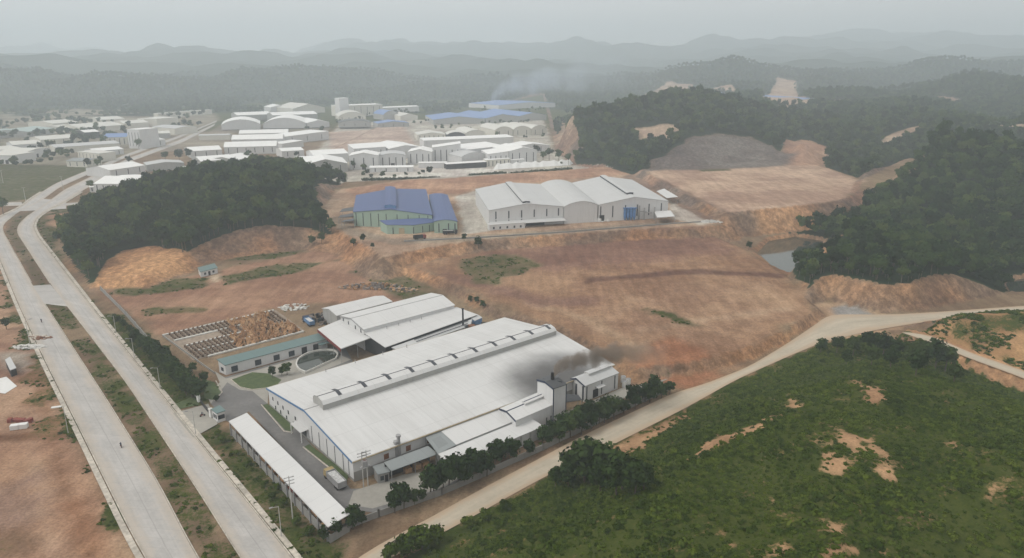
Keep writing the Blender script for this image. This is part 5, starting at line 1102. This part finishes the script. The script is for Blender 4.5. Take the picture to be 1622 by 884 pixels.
# ------------------------------------------------------------------ plants
def leaf_mesh(name, mat, lobes, n, leaf, seed, core=.58):
    """foliage: small leaf-clump faces spread over and inside several lobes, with a dark core under them"""
    r = np.random.default_rng(seed); vs = []; fs = []
    w = np.array([l[3]**2 for l in lobes]); w = w/w.sum(); pick = r.choice(len(lobes), n, p=w)
    for k in range(n):
        cx, cy_, cz, R, sq = lobes[pick[k]]
        d = r.normal(size=3); d /= np.linalg.norm(d); d[2] = d[2] if d[2] > -.35 else -d[2]*.6
        rad = R*(.62+.52*r.random()); c = np.array((cx, cy_, cz))+d*rad*np.array((1, 1, sq))
        nrm = d+r.normal(size=3)*.45; nrm /= np.linalg.norm(nrm)
        a = np.cross(nrm, r.normal(size=3)); a /= np.linalg.norm(a)+1e-9; b = np.cross(nrm, a)
        s1, s2 = leaf*(.6+.8*r.random()), leaf*(.45+.6*r.random()); i = len(vs)
        vs += [c-a*s1, c-b*s2*.8+nrm*.12*leaf, c+a*s1, c+b*s2-nrm*.1*leaf]; fs.append((i, i+1, i+2, i+3))
    for cx, cy_, cz, R, sq in lobes:
        i = len(vs); m, q = 7, 4
        for a in range(q+1):
            th = math.pi*a/q
            for b in range(m):
                ph = 2*math.pi*b/m; k = core*R*(.85+.3*r.random()); vs.append(np.array((cx+k*math.sin(th)*math.cos(ph), cy_+k*math.sin(th)*math.sin(ph), cz+k*sq*math.cos(th))))
        for a in range(q):
            for b in range(m): fs.append((i+a*m+b, i+(a+1)*m+b, i+(a+1)*m+(b+1) % m, i+a*m+(b+1) % m))
    me_ = bpy.data.meshes.new(name); me_.from_pydata([tuple(v) for v in vs], [], fs); me_.materials.append(MATS[mat]); me_.update(); return me_
def crown_lobes(seed, R, H, base, k=7):
    r = random.Random(seed); L = [(0, 0, base+(H-base)*.5, R*.72, (H-base)/(2*R)*1.15)]
    for i in range(k):
        a = 2*math.pi*i/k+r.uniform(-.4,.4); d = R*r.uniform(.35,.62); zz_ = base+(H-base)*r.uniform(.25,.82); L.append((d*math.cos(a), d*math.sin(a), zz_, R*r.uniform(.34,.5), r.uniform(.75,1.0)))
    return L
def trunk_mesh(seed, h, rad):
    r = random.Random(seed); mb = MB(); b = (r.uniform(-.2,.2), r.uniform(-.2,.2), h*.55); mb.tube((0,0,-.5), b, rad, rad*.7, 7)
    for k in range(3): a = k*2.1+r.random(); mb.tube(b, (b[0]+math.cos(a)*h*.22, b[1]+math.sin(a)*h*.22, h*(.8+.1*k)), rad*.6, rad*.2, 6)
    o = mb.build('trunk_mesh', 'bark'); d = o.data; bpy.data.objects.remove(o); return d
FT = [(leaf_mesh('crown_mesh', 'leaf_forest', crown_lobes(k, 2.7+.3*(k % 3), 8.0+.5*(k % 4), 2.2, 7), 380, .5, 50+k), trunk_mesh(k, 6.5, .2)) for k in range(6)]
DT = [(leaf_mesh('crown_mesh', 'leaf_dark', crown_lobes(20+k, 2.2, 6.2, .9, 8), 520, .38, 70+k), trunk_mesh(20+k, 4.5, .16)) for k in range(4)]
BT = [(leaf_mesh('crown_mesh', 'leaf_shrub', crown_lobes(30+k, 2.3, 4.2, .2, 8), 520, .34, 80+k), trunk_mesh(30+k, 3, .12)) for k in range(4)]
def plant(name, label, cat, x, y, kinds, s, group, sz=None, z=None):
    me_, tr = random.choice(kinds); z = gz(x, y) if z is None else z
    t = thing(name, label, cat, (x, y, z), group); t.rotation_euler = (0, 0, random.random()*6.28); t.scale = (s, s, s*(sz or random.uniform(.9,1.12)))
    c = bpy.data.objects.new('crown', me_); col.objects.link(c); c.parent = t
    k = bpy.data.objects.new('trunk', tr); col.objects.link(k); k.parent = t
    return t
def onground(u, v, z=0):
    return tuple(float(c) for c in hit(u, v))
# row beside the boundary wall
for k in range(26):
    f = k/25; u, v = 182+f*132, 508+f*126; big = .55+.5*sstep(.15, .5, f)
    for j in range(2 if f > .25 else 1):
        x, y = P(u+random.uniform(-4,4)-j*5, v+random.uniform(-3,3)+j*1)[:2]
        plant('roadside_tree', 'dark green tree in the dense row between concrete road and boundary wall', 'tree', x, y, DT, big*random.uniform(1.0,1.4), 'tree row along the boundary wall')
for (u, v, s, l) in ((325,612,.8,'round clipped tree at the lawn edge by the gate'), (306,592,.8,'round clipped tree standing above the roadside row'), (344,640,.5,'bushy shrub on the lawn beside the gate'),
                     (432,600,.75,'garden tree left of centre on the office lawn'), (447,598,.6,'small garden tree on the office lawn'), (455,597,.85,'tallest garden tree at the office lawn end'), (11,522,.9,'lone dark tree on the bare left plot'),
                     (735,384,.8,'bush left of the dark tree on the terrace edge'), (758,396,1.2,'dark tree on the slope under the blue factory terrace'), (1186,396,1.0,'dark tree on the bank by the pond'), (1407,452,.5,'lone tree on the front cut above the dirt road')):
    x, y = onground(u, v); plant('garden_tree' if s < .9 else 'lone_tree', l, 'tree', x, y, DT, s, 'single trees')
# bushes along the dirt road
HB = [(514,858,.6),(530,850,.7),(560,838,.9),(575,832,.6),(622,812,.9),(640,806,1.0),(655,800,.6),(690,786,1.1),(712,776,1.3),(735,768,1.35),(752,760,1.2),(772,752,1.0),(795,738,1.0),(815,730,1.0),(868,706,1.0),(885,700,1.15),(903,692,1.2),(920,686,1.15),(938,678,1.15),(955,671,1.1),(972,663,1.0),(990,655,1.0),(1008,647,1.0),(1028,638,1.05),(1046,630,1.0),(1060,624,.8),(668,795,.6),(836,722,.7)]
for u, v, s in HB:
    for j in range(2 if s >= 1 else 1):
        x, y = P(u+random.uniform(-3,3)-j*8, v+random.uniform(-2,2)-j*3)[:2]; plant('roadside_bush', 'dark bush in the line between the annex and the dirt road', 'bush', x, y, DT, s*random.uniform(1.0,1.35), 'bushes along the dirt road')
for (u, v, s) in ((345,690,.5),(352,700,.6),(375,720,.35),(432,790,.5),(450,800,.6),(470,830,.6),(418,770,.4),(490,846,.6),(395,735,.35),(440,775,.5)):
    x, y = P(u, v)[:2]; plant('verge_bush', 'small bush on the grassy verge beside the long shed', 'bush', x, y, BT, s, 'bushes on the shed verge')
FRT = [(905,765,1.3),(925,770,1.6),(945,762,1.5),(965,770,1.5),(985,780,1.3),(1005,785,1.1),(930,752,1.4),(950,785,1.2),(900,778,.9),(975,790,1.1),(1020,778,.8),(640,880,1.0),(668,872,1.1),(690,868,.8),(880,772,.7),(620,890,.8),(740,838,.6),(770,826,.55),(800,812,.55)]
for u, v, s in FRT:
    x, y = onground(u, v, 3); plant('hillside_bush', 'bright green bush in the thicket on the near side of the dirt road' if u > 870 else 'green bush on the front hill foot beside the dirt road', 'bush', x, y, DT if u > 870 else BT, s*1.35, 'thicket below the dirt road' if u > 870 else 'bushes at the front hill foot')
for u, v, s in ((1300,560,1.0),(1325,560,1.1),(1350,566,1.2),(1375,562,1.4),(1398,566,1.4),(1420,570,1.3),(1440,575,1.3),(1460,580,1.5),(1480,586,1.7),(1496,592,1.5),(1410,585,1.1),(1380,582,1.1),(1340,580,.9),(1450,595,1.1),(1510,606,1.0)):
    x, y = onground(u, v, 3); plant('thicket_tree', 'dark tree in the thicket behind the front hill crest', 'tree', x, y, DT, s*1.15, 'thicket behind the front hill')
for k, (u, v, s) in enumerate(((495,392,1.2),(510,388,1.3),(575,385,.9),(560,392,1.0),(590,395,.7),(765,490,.8),(755,485,.7),(745,480,.7))):
    x, y = onground(u, v, 2); plant('slope_bush', 'dark bush at the foot of the terrace slope' if k < 5 else 'green bush beside the rear hall corner', 'bush', x, y, DT, s*.9, 'bushes at the terrace foot' if k < 5 else 'bushes behind the rear hall')
for k, (u, v, s) in enumerate(((262,255,1.6),(285,258,1.8),(300,254,1.6),(205,262,1.4),(392,258,1.6),(404,262,1.5),(140,268,1.5),(155,268,1.4),(80,238,1.5),(160,262,1.2),(220,235,1.6),(235,232,1.5),(120,222,1.8),(100,224,1.6),(527,276,1.0),(545,276,1.1),(560,274,1.0),(577,277,1.1),(465,246,1.2),(850,252,1.8),(870,258,1.8),(885,262,1.8),(860,262,1.5),(900,266,1.5),(145,300,1.1),(5,338,1.6))):
    x, y = P(u, v, 1)[:2]; plant('estate_tree', 'dark tree standing among the pale halls of the far estate', 'tree', x, y, FT, s, 'trees among the far halls')
def hedge(label, pts, z, w, h):
    p = resample(PX(pts, z), int(60)); mb = MB(); c = p.mean(0); t = thing('hedge', label, 'hedge', (c[0], c[1], z), 'hedges of the mid estate'); lob = [(x-c[0]+random.uniform(-.4,.4), y-c[1], h*.45, w*random.uniform(.7,1.1), h/w*.5) for x, y in p]
    o = bpy.data.objects.new('foliage', leaf_mesh('hedge_mesh', 'leaf_dark', lob, 900, .8, 5)); col.objects.link(o); o.parent = t
hedge('left dark hedge along the tan strip behind the blue factory', [(575,288),(695,285.5)], 6, 2.2, 4)
hedge('middle dark hedge in front of the white heap', [(745,282),(800,278)], 6, 2.4, 4.5); hedge('right long dark hedge in front of the white heap', [(808,279),(905,271)], 6, 2.4, 4.5)
p = P(840,268,4); t = thing('chip_heap', 'long white heap behind the hedges of the mid estate', 'heap', p); mb = MB()
pp = [P(u, 266.5-(u-790)*.06, 4) for u in range(782, 912, 6)]; hh = [0 if i in (0, len(pp)-1) else 3+2.5*abs(math.sin(i*1.3)) for i in range(len(pp))]
for (a, ha), (b, hb_) in zip(zip(pp, hh), list(zip(pp, hh))[1:]):
    mb.poly([a+(0,-9,-.3), b+(0,-9,-.3), b+(0,0,hb_), a+(0,0,ha)]); mb.poly([a+(0,0,ha), b+(0,0,hb_), b+(0,10,-.3), a+(0,10,-.3)])
mb.build('chips', 'white_paint', t, True)

# forest on the hills: nearest trees as individuals, the rest as woods
def lookup(arr, x, y):
    i = np.clip(np.searchsorted(gx, x), 0, len(gx)-1); j = np.clip(np.searchsorted(gy, y), 0, len(gy)-1); return arr.reshape(gsh)[j, i]
def proj_u(x, y, z):
    d = y*_c-(z-CAM_H)*_s; return 811+F_PX*x/np.maximum(d, 1), 442-F_PX*(y*_s+(z-CAM_H)*_c)/np.maximum(d, 1)
def sample(x0, x1, y0, y1, sp, seed):
    r = np.random.default_rng(seed); X, Y = np.meshgrid(np.arange(x0, x1, sp), np.arange(y0, y1, sp)); X = X.ravel()+r.uniform(-.5,.5,X.size)*sp; Y = Y.ravel()+r.uniform(-.5,.5,Y.size)*sp; return X, Y, r
def scatter(name, objs, x, y, z, sc, rz, label):
    me_ = bpy.data.meshes.new(name); n = len(x); me_.vertices.add(n); me_.vertices.foreach_set('co', np.stack([x, y, z], 1).astype(np.float32).ravel())
    for nm, tp, dat in (('sc', 'FLOAT_VECTOR', sc), ('rot', 'FLOAT_VECTOR', rz)):
        a = me_.attributes.new(nm, tp, 'POINT'); a.data.foreach_set('vector', dat.astype(np.float32).ravel())
    a = me_.attributes.new('pick', 'INT', 'POINT'); a.data.foreach_set('value', np.random.default_rng(1).integers(0, len(objs), n).astype(np.int32))
    o = bpy.data.objects.new(name, me_); col.objects.link(o); o['kind'] = 'stuff'; o['label'] = label
    ng = bpy.data.node_groups.new(name, 'GeometryNodeTree'); ng.interface.new_socket('Geometry', in_out='INPUT', socket_type='NodeSocketGeometry'); ng.interface.new_socket('Geometry', in_out='OUTPUT', socket_type='NodeSocketGeometry')
    N, L = ng.nodes, ng.links; gi = N.new('NodeGroupInput'); go = N.new('NodeGroupOutput'); jn = N.new('GeometryNodeJoinGeometry'); ip = N.new('GeometryNodeInstanceOnPoints'); ip.inputs['Pick Instance'].default_value = True
    for ob in objs:
        oi = N.new('GeometryNodeObjectInfo'); oi.inputs['Object'].default_value = ob; oi.inputs['As Instance'].default_value = True; L.new(oi.outputs['Geometry'], jn.inputs[0])
    def at(nm, tp):
        q = N.new('GeometryNodeInputNamedAttribute'); q.data_type = tp; q.inputs['Name'].default_value = nm; return q.outputs[0]
    L.new(gi.outputs[0], ip.inputs['Points']); L.new(jn.outputs[0], ip.inputs['Instance']); L.new(at('pick', 'INT'), ip.inputs['Instance Index']); L.new(at('rot', 'FLOAT_VECTOR'), ip.inputs['Rotation']); L.new(at('sc', 'FLOAT_VECTOR'), ip.inputs['Scale']); L.new(ip.outputs[0], go.inputs[0])
    md = o.modifiers.new('scatter', 'NODES'); md.node_group = ng; return o
def sv(s, r, a=.25): return np.stack([s, s, s*(1+r.uniform(-a, a, len(s)))], 1)
def rv(n, r): return np.stack([r.uniform(-.1,.1,n), r.uniform(-.1,.1,n), r.uniform(0,6.28,n)], 1)
src = []
def woods(name, label, box, sp, smin, smax, seed, single=0, stext=None, sgroup=None, ymax=None, test=None):
    X, Y, r = sample(*box, sp, seed); z, h_, ct, fl, rp = terrain(X, Y)
    ok = (lookup(forest, X, Y) > .55) & (ct < .3) & (fl < .5)
    u, v = proj_u(X, Y, z); ok &= (u > -220) & (u < 1850) & (v < 1100)
    if test is not None: ok &= test(X, Y)
    X, Y, z = X[ok], Y[ok], z[ok]; n = len(X); s = r.uniform(smin, smax, n)*(.85+.3*r.random(n))
    order = np.argsort(np.hypot(X, Y)) if single else np.arange(n); k = min(single, n)
    for i in order[:k]:
        t = plant('forest_tree', stext, 'tree', float(X[i]), float(Y[i]), FT, float(s[i]), sgroup, z=float(z[i])-.3)
        if len(src) < 6:
            c = t.children[0]; c.data = FT[len(src)][0]; src.append(c)
    q = order[k:]
    if len(q): scatter(name, src, X[q], Y[q], z[q]-.6, sv(s[q], r), rv(len(q), r), label)
    return n
HALLS = [o for o in bpy.data.objects if o.parent is None and o.get('category') == 'building' and o.location.y > 1200]
def clear_of_halls(X, Y):
    ok = np.ones(X.shape, bool)
    for o in HALLS:
        d = max(max(abs(v[0]), abs(v[1])) for c in o.children if c.name.startswith('roof') for v in c.bound_box)
        ok &= (np.hypot(X-o.location.x, Y-o.location.y) > d+14) & ~((np.abs(X-o.location.x*Y/o.location.y) < d+10) & (Y < o.location.y) & (Y > o.location.y-160))
    return ok
inp = lambda key: (lambda X, Y: sdist(HILLS[key]['poly'], X, Y) < 0)
cnt = []
cnt.append(woods('left_hill_wood', 'dense dark wood covering the left hill', (-330,-80,340,720), 5.4, .85, 1.6, 1, 60, 'dark green tree at the near edge of the left hill wood', 'trees at the near edge of the left hill', test=inp('left')))
cnt.append(woods('knob_wood', 'dense wood covering the low hill above the soil cut', (100,330,320,470), 4.6, .65, 1.3, 2, 70, 'tree at the near edge of the wood above the soil cut', 'trees above the soil cut', test=inp('knob')))
cnt.append(woods('right_hill_wood', 'dense wood covering the big right hill', (150,640,380,900), 5.7, .9, 1.65, 3, 30, 'tree at the near foot of the big right hill', 'trees at the foot of the right hill', test=lambda X, Y: (sdist(HILLS['right']['poly'], X, Y) < 0) & (sdist(HILLS['knob']['poly'], X, Y) > 0)))
cnt.append(woods('centre_hill_wood', 'dark wood on the hills behind the right terrace', (40,1700,640,1700), 8.0, 1.0, 1.8, 4, test=lambda X, Y: ((sdist(HILLS['right']['poly'], X, Y) > 0) | (X > 640) | (Y > 900)) & (sdist(HILLS['knob']['poly'], X, Y) > 0) & (sdist(HILLS['left']['poly'], X, Y) > 0)))
cnt.append(woods('far_wood', 'hazy woods on the far ranges', (-2400,2400,1500,2700), 13, 1.0, 1.7, 5, test=lambda X, Y: ~((X > 40) & (X < 1700) & (Y < 1700)) & clear_of_halls(X, Y)))
print('woods', cnt)
X, Y, r = sample(-1300, -150, 780, 1750, 13, 21); ok = (sdist(PX([(-200,236),(0,196),(150,180),(330,176),(345,192),(240,228),(190,250),(80,262),(-200,300)], 0), X, Y) < 0) & (fbm(X, Y, 90, 3, 71) > .12)
for ob in [o for o in bpy.data.objects if o.parent is None and o.get('category') == 'building']: ok &= np.hypot(X-ob.location.x, Y-ob.location.y) > 34
X, Y = X[ok], Y[ok]; scatter('plain_tree_clumps', src, X, Y, X*0, sv(r.uniform(.9, 1.7, len(X)), r), rv(len(X), r), 'dark tree clumps between the halls of the left plain')
X, Y, r = sample(-330, 420, 640, 1700, 11, 22); ok = (sdist(PX([(340,200),(520,160),(860,160),(880,240),(900,268),(560,288),(300,262)], 4), X, Y) < 0) & (fbm(X, Y, 60, 3, 73) > .24) & (sdist(PX([(515,200),(650,195),(672,240),(515,245)], 4), X, Y) > 0)
for ob in [o for o in bpy.data.objects if o.parent is None and o.get('category') == 'building']: ok &= np.hypot(X-ob.location.x, Y-ob.location.y) > 40
X, Y = X[ok], Y[ok]; scatter('estate_tree_clumps', src, X, Y, X*0+3.6, sv(r.uniform(.6, 1.1, len(X)), r), rv(len(X), r), 'small tree clumps between the halls of the mid estate')
# ground cover of the front hill and shoulder
GC = []
for k in range(4):
    r = random.Random(k); lob = [(r.uniform(-.5,.5), r.uniform(-.5,.5), .12, r.uniform(.35,.65), .75) for _ in range(4)]
    t = plant('fern_clump', 'low fern clump among the scrub on the front hill foot', 'fern', *onground(760+k*40, 860, 6), BT, 1.0, 'fern clumps on the front hill'); c = t.children[0]; c.name = 'fronds'; c.data = leaf_mesh('clump_mesh', 'leaf_shrub', lob, 70, .2, 90+k, .6)
    bpy.data.objects.remove(t.children[1]) if len(t.children) > 1 else None; GC.append(t.children[0])
X, Y, r = sample(-40, 230, 60, 290, .95, 11); z, h_, ct, fl, rp = terrain(X, Y)
fs_ = sdist(HILLS['front']['poly'], X, Y); bare = np.full(X.shape, 9.0)
for p in BAREP: m = near(p, X, Y, 6); bare[m] = np.minimum(bare[m], sdist(p, X[m], Y[m])+fbm(X[m], Y[m], 5, 4, 41)*3.6)
u, v = proj_u(X, Y, z); den = fbm(X, Y, 22, 4, 51)
ok = (fs_ < -.8) & (bare > r.normal(0, 1.0, X.size)-.4) & (fl < .5) & (u > -100) & (u < 1800) & (v < 1050) & (r.random(X.size) < np.clip(.86+den*1.2, .35, 1)) & (fbm(X, Y, 5, 3, 57) > -.42)
X, Y, z = X[ok], Y[ok], z[ok]; s = (.55+.9*np.clip(fbm(X, Y, 13, 3, 53)+.25, 0, 1))*r.uniform(.55, 1.35, len(X)); scatter('front_hill_scrub', GC, X, Y, z-.08, sv(s, r), rv(len(X), r), 'low green scrub and ferns covering the front hill')
n_gc = len(X)
# taller shrubs on the front hill, the shoulder, verges and waste ground
ROADS = [np.concatenate([lcl, lcr[::-1]]), np.concatenate([rcl, rcr[::-1]]), np.array(PX(WL+WR[::-1])), np.array(PX([(66,481),(108,486),(102,478),(80,451),(52,453),(64,472)])), np.array(PX(yard_pts)), np.array(PX([(274,655),(306,694),(345,672),(330,640)])), np.array([wyp(0,0), wyp(0,1), wyp(1,1), wyp(1,0)])]
def off_road(X, Y):
    ok = np.ones(X.shape, bool)
    for p in ROADS:
        m = near(p, X, Y, 2); ok[m] &= sdist(p, X[m], Y[m]) > .9
    return ok
def shrubs(name, label, pts_box, sp, test, smin, smax, seed):
    X, Y, r = sample(*pts_box, sp, seed); z, h_, ct, fl, rp = terrain(X, Y); u, v = proj_u(X, Y, z); ok = test(X, Y, r) & off_road(X, Y) & (u > -150) & (u < 1800) & (v < 1080)
    X, Y, z = X[ok], Y[ok], z[ok]; s = r.uniform(smin, smax, len(X)); scatter(name, GC, X, Y, z-.05, sv(s, r), rv(len(X), r), label); return len(X)
a = shrubs('front_hill_shrubs', 'taller shrubs dotting the front hill', (-40,230,60,290), 3.2, lambda X, Y, r: (sdist(HILLS['front']['poly'], X, Y) < -2) & (r.random(X.size) < np.clip(fbm(X, Y, 26, 3, 61)*2.6+.25, .03, .9)) & (lookup(veg, X, Y) > .6), 1.1, 1.9, 12)
b = shrubs('shoulder_scrub', 'patchy scrub on the soil shoulder at right', (140,300,230,330), 1.5, lambda X, Y, r: (sdist(HILLS['shoulder']['poly'], X, Y) < -1) & (fbm(X, Y, 14, 3, 63) > -.02), .7, 1.7, 13)
c_ = shrubs('waste_ground_weeds', 'weeds and low scrub on verges, median and bare plots', (-420,140,120,560), 1.45, lambda X, Y, r: (lookup(veg, X, Y)+fbm(X, Y, 6, 3, 65)*.55 > .54) & (lookup(forest, X, Y) < .4) & (sdist(HILLS['front']['poly'], X, Y) > 1) & (sdist(HILLS['shoulder']['poly'], X, Y) > 1) & (r.random(X.size) < .75), .35, 1.15, 14)
print('scrub', n_gc, a, b, c_)

# ------------------------------------------------------------------ riders on the road
def motorbike(p, az, label, plabel):
    ca, sa = math.cos(az), math.sin(az); T = lambda x, y, z: (p[0]+x*ca-y*sa, p[1]+x*sa+y*ca, .14+z)
    t = thing('motorbike', label, 'motorbike', (p[0], p[1], .14), 'motorbikes on the road')
    for x in (-.62, .62): MB().tube(T(x, -.06, .3), T(x, .06, .3), .3, n=14).build('wheel', 'tyre', t)
    MB().hexa([T(-.5,-.12,.35), T(.4,-.12,.35), T(.4,.12,.35), T(-.5,.12,.35)], [T(-.6,-.14,.75), T(.2,-.14,.75), T(.2,.14,.75), T(-.6,.14,.75)]).build('body', 'brick_red', t)
    MB().hexa([T(-.65,-.13,.75), T(.1,-.13,.75), T(.1,.13,.75), T(-.65,.13,.75)], [T(-.65,-.12,.83), T(.1,-.12,.83), T(.1,.12,.83), T(-.65,.12,.83)]).build('seat', 'black', t)
    MB().tube(T(.62,0,.3), T(.42,0,.95), .05, n=6).build('fork', 'metal_grey', t); MB().tube(T(.42,-.35,.98), T(.42,.35,.98), .025, n=6).build('handlebar', 'black', t)
    me_ = bpy.data.meshes.new('person'); J = [(-.2,0,.86), (-.15,0,1.15), (-.08,0,1.4), (-.05,0,1.52), (-.02,0,1.68), (-.08,.2,1.38), (.12,.26,1.15), (.4,.3,1.02), (-.08,-.2,1.38), (.12,-.26,1.15), (.4,-.3,1.02), (-.18,.12,.84), (.2,.17,.78), (.1,.18,.35), (-.18,-.12,.84), (.2,-.17,.78), (.1,-.18,.35)]
    me_.from_pydata(J, [(0,1),(1,2),(2,3),(3,4),(2,5),(5,6),(6,7),(2,8),(8,9),(9,10),(0,11),(11,12),(12,13),(0,14),(14,15),(15,16)], [])
    o = bpy.data.objects.new('person', me_); col.objects.link(o); o.location = (p[0], p[1], .14); o.rotation_euler = (0, 0, az); md = o.modifiers.new('skin', 'SKIN')
    R = [.15,.16,.17,.07,.12,.07,.055,.04,.07,.055,.04,.09,.075,.05,.09,.075,.05]
    for v_, r_ in zip(me_.skin_vertices[0].data if me_.skin_vertices else [], R): v_.radius = (r_, r_)
    if not me_.skin_vertices:
        pass
    o.modifiers.new('sub', 'SUBSURF').render_levels = 1; me_.materials.append(MATS['cloth']); tag(o, plabel, 'person', 'riders on the road')
hd = math.radians(128.7)
motorbike(P(192,709), hd, 'small motorbike in the middle of the near left carriageway', 'rider in dark clothes on the nearest motorbike')
motorbike(P(66,511), hd, 'small motorbike far up the left carriageway near the rubble', 'rider in dark clothes on the motorbike near the rubble')
motorbike(P(321,660), math.radians(40), 'small motorbike leaving through the entrance gate', 'rider in dark clothes at the entrance gate')

# ------------------------------------------------------------------ smoke
def smoke(name, label, p0, L, r0, r1, az, dens, colr, rise, seed, nscale=.35, anis=.1, absorb=(0,0,0)):
    """closed plume volume: x runs downwind in the object's own space"""
    mb = MB(); n, m = 16, 14; i0 = 0; vs = []; fs = []
    for k in range(n+1):
        f = k/n; x = f*L; R = (r0+(r1-r0)*f**.8)*1.25; zc = rise*(1-math.exp(-9*f))
        for j in range(m): a = 2*math.pi*j/m; vs.append((x, R*math.cos(a), zc+R*math.sin(a)))
    for k in range(n):
        for j in range(m): fs.append((k*m+j, k*m+(j+1) % m, (k+1)*m+(j+1) % m, (k+1)*m+j))
    fs.append(tuple(range(m-1, -1, -1))); fs.append(tuple(n*m+j for j in range(m)))
    me_ = bpy.data.meshes.new(name); me_.from_pydata(vs, [], fs); o = bpy.data.objects.new(name, me_); col.objects.link(o); o.location = V3(p0); o.rotation_euler = (0, 0, az); o['kind'] = 'stuff'; o['label'] = label
    mt = bpy.data.materials.new(name+'_air'); mt.use_nodes = True; nt = mt.node_tree; nt.nodes.remove(nt.nodes['Principled BSDF'])
    tc = nt.nodes.new('ShaderNodeTexCoord').outputs['Object']; sp = nt.nodes.new('ShaderNodeSeparateXYZ'); nt.links.new(tc, sp.inputs[0])
    f = math_n(nt, 'DIVIDE', sp.outputs[0], L, True)
    R = math_n(nt, 'ADD', r0, math_n(nt, 'MULTIPLY', math_n(nt, 'POWER', f, .8), r1-r0))
    zc = math_n(nt, 'MULTIPLY', math_n(nt, 'SUBTRACT', 1.0, math_n(nt, 'POWER', 2.71828, math_n(nt, 'MULTIPLY', f, -9.0))), rise)
    dz = math_n(nt, 'SUBTRACT', sp.outputs[2], zc)
    rr = math_n(nt, 'DIVIDE', math_n(nt, 'SQRT', math_n(nt, 'ADD', math_n(nt, 'MULTIPLY', dz, dz), math_n(nt, 'MULTIPLY', sp.outputs[1], sp.outputs[1]))), R)
    nz = tex_noise(nt, tc, nscale, 5, .6)
    body = math_n(nt, 'SUBTRACT', math_n(nt, 'ADD', 1.0, math_n(nt, 'MULTIPLY', math_n(nt, 'SUBTRACT', nz.outputs[0], .5), 2.6)), rr)
    ends = math_n(nt, 'MULTIPLY', math_n(nt, 'POWER', math_n(nt, 'SUBTRACT', 1.0, f, True), 1.4), mrange(nt, f, 0, .02))
    d = math_n(nt, 'MULTIPLY', math_n(nt, 'MULTIPLY', mrange(nt, body, 0, .7), ends), dens)
    d = math_n(nt, 'MULTIPLY', d, math_n(nt, 'LESS_THAN', rr, 1.24))
    pv = nt.nodes.new('ShaderNodeVolumePrincipled'); pv.inputs['Color'].default_value = (*colr, 1); pv.inputs['Anisotropy'].default_value = anis; nt.links.new(d, pv.inputs['Density']); nt.links.new(pv.outputs[0], nt.nodes['Material Output'].inputs['Volume'])
    me_.materials.append(mt); return o
smoke('chimney_smoke', 'dark brown smoke drifting right from the boiler tower chimney', CHIM, 38, 1.9, 5.4, math.radians(3), 1.1, (.36,.31,.265), 5.5, 1, .24)
fp = Q(775,160,1750); smoke('distant_smoke', 'pale blue smoke drifting over the far blue roofs', fp, 420, 16, 62, math.radians(6), .016, (.80,.88,1.0), 55, 2, .016)
HAZE_D = .00034; HAZE_TOP = float(zz.max())+14

# ------------------------------------------------------------------ haze
mb = MB(); mb.hexa([(-8900,-700,-6), (8900,-700,-6), (8900,8900,-6), (-8900,8900,-6)], [(-8900,-700,HAZE_TOP), (8900,-700,HAZE_TOP), (8900,8900,HAZE_TOP), (-8900,8900,HAZE_TOP)])
hz_m = bpy.data.materials.new('haze_air'); hz_m.use_nodes = True; hn = hz_m.node_tree; hn.nodes.remove(hn.nodes['Principled BSDF'])
pv = hn.nodes.new('ShaderNodeVolumePrincipled'); pv.inputs['Density'].default_value = HAZE_D; pv.inputs['Color'].default_value = (.84,.935,1.0,1); pv.inputs['Anisotropy'].default_value = .2
hn.links.new(pv.outputs[0], hn.nodes['Material Output'].inputs['Volume'])
hz = mb.build('haze', hz_m); hz['kind'] = 'stuff'
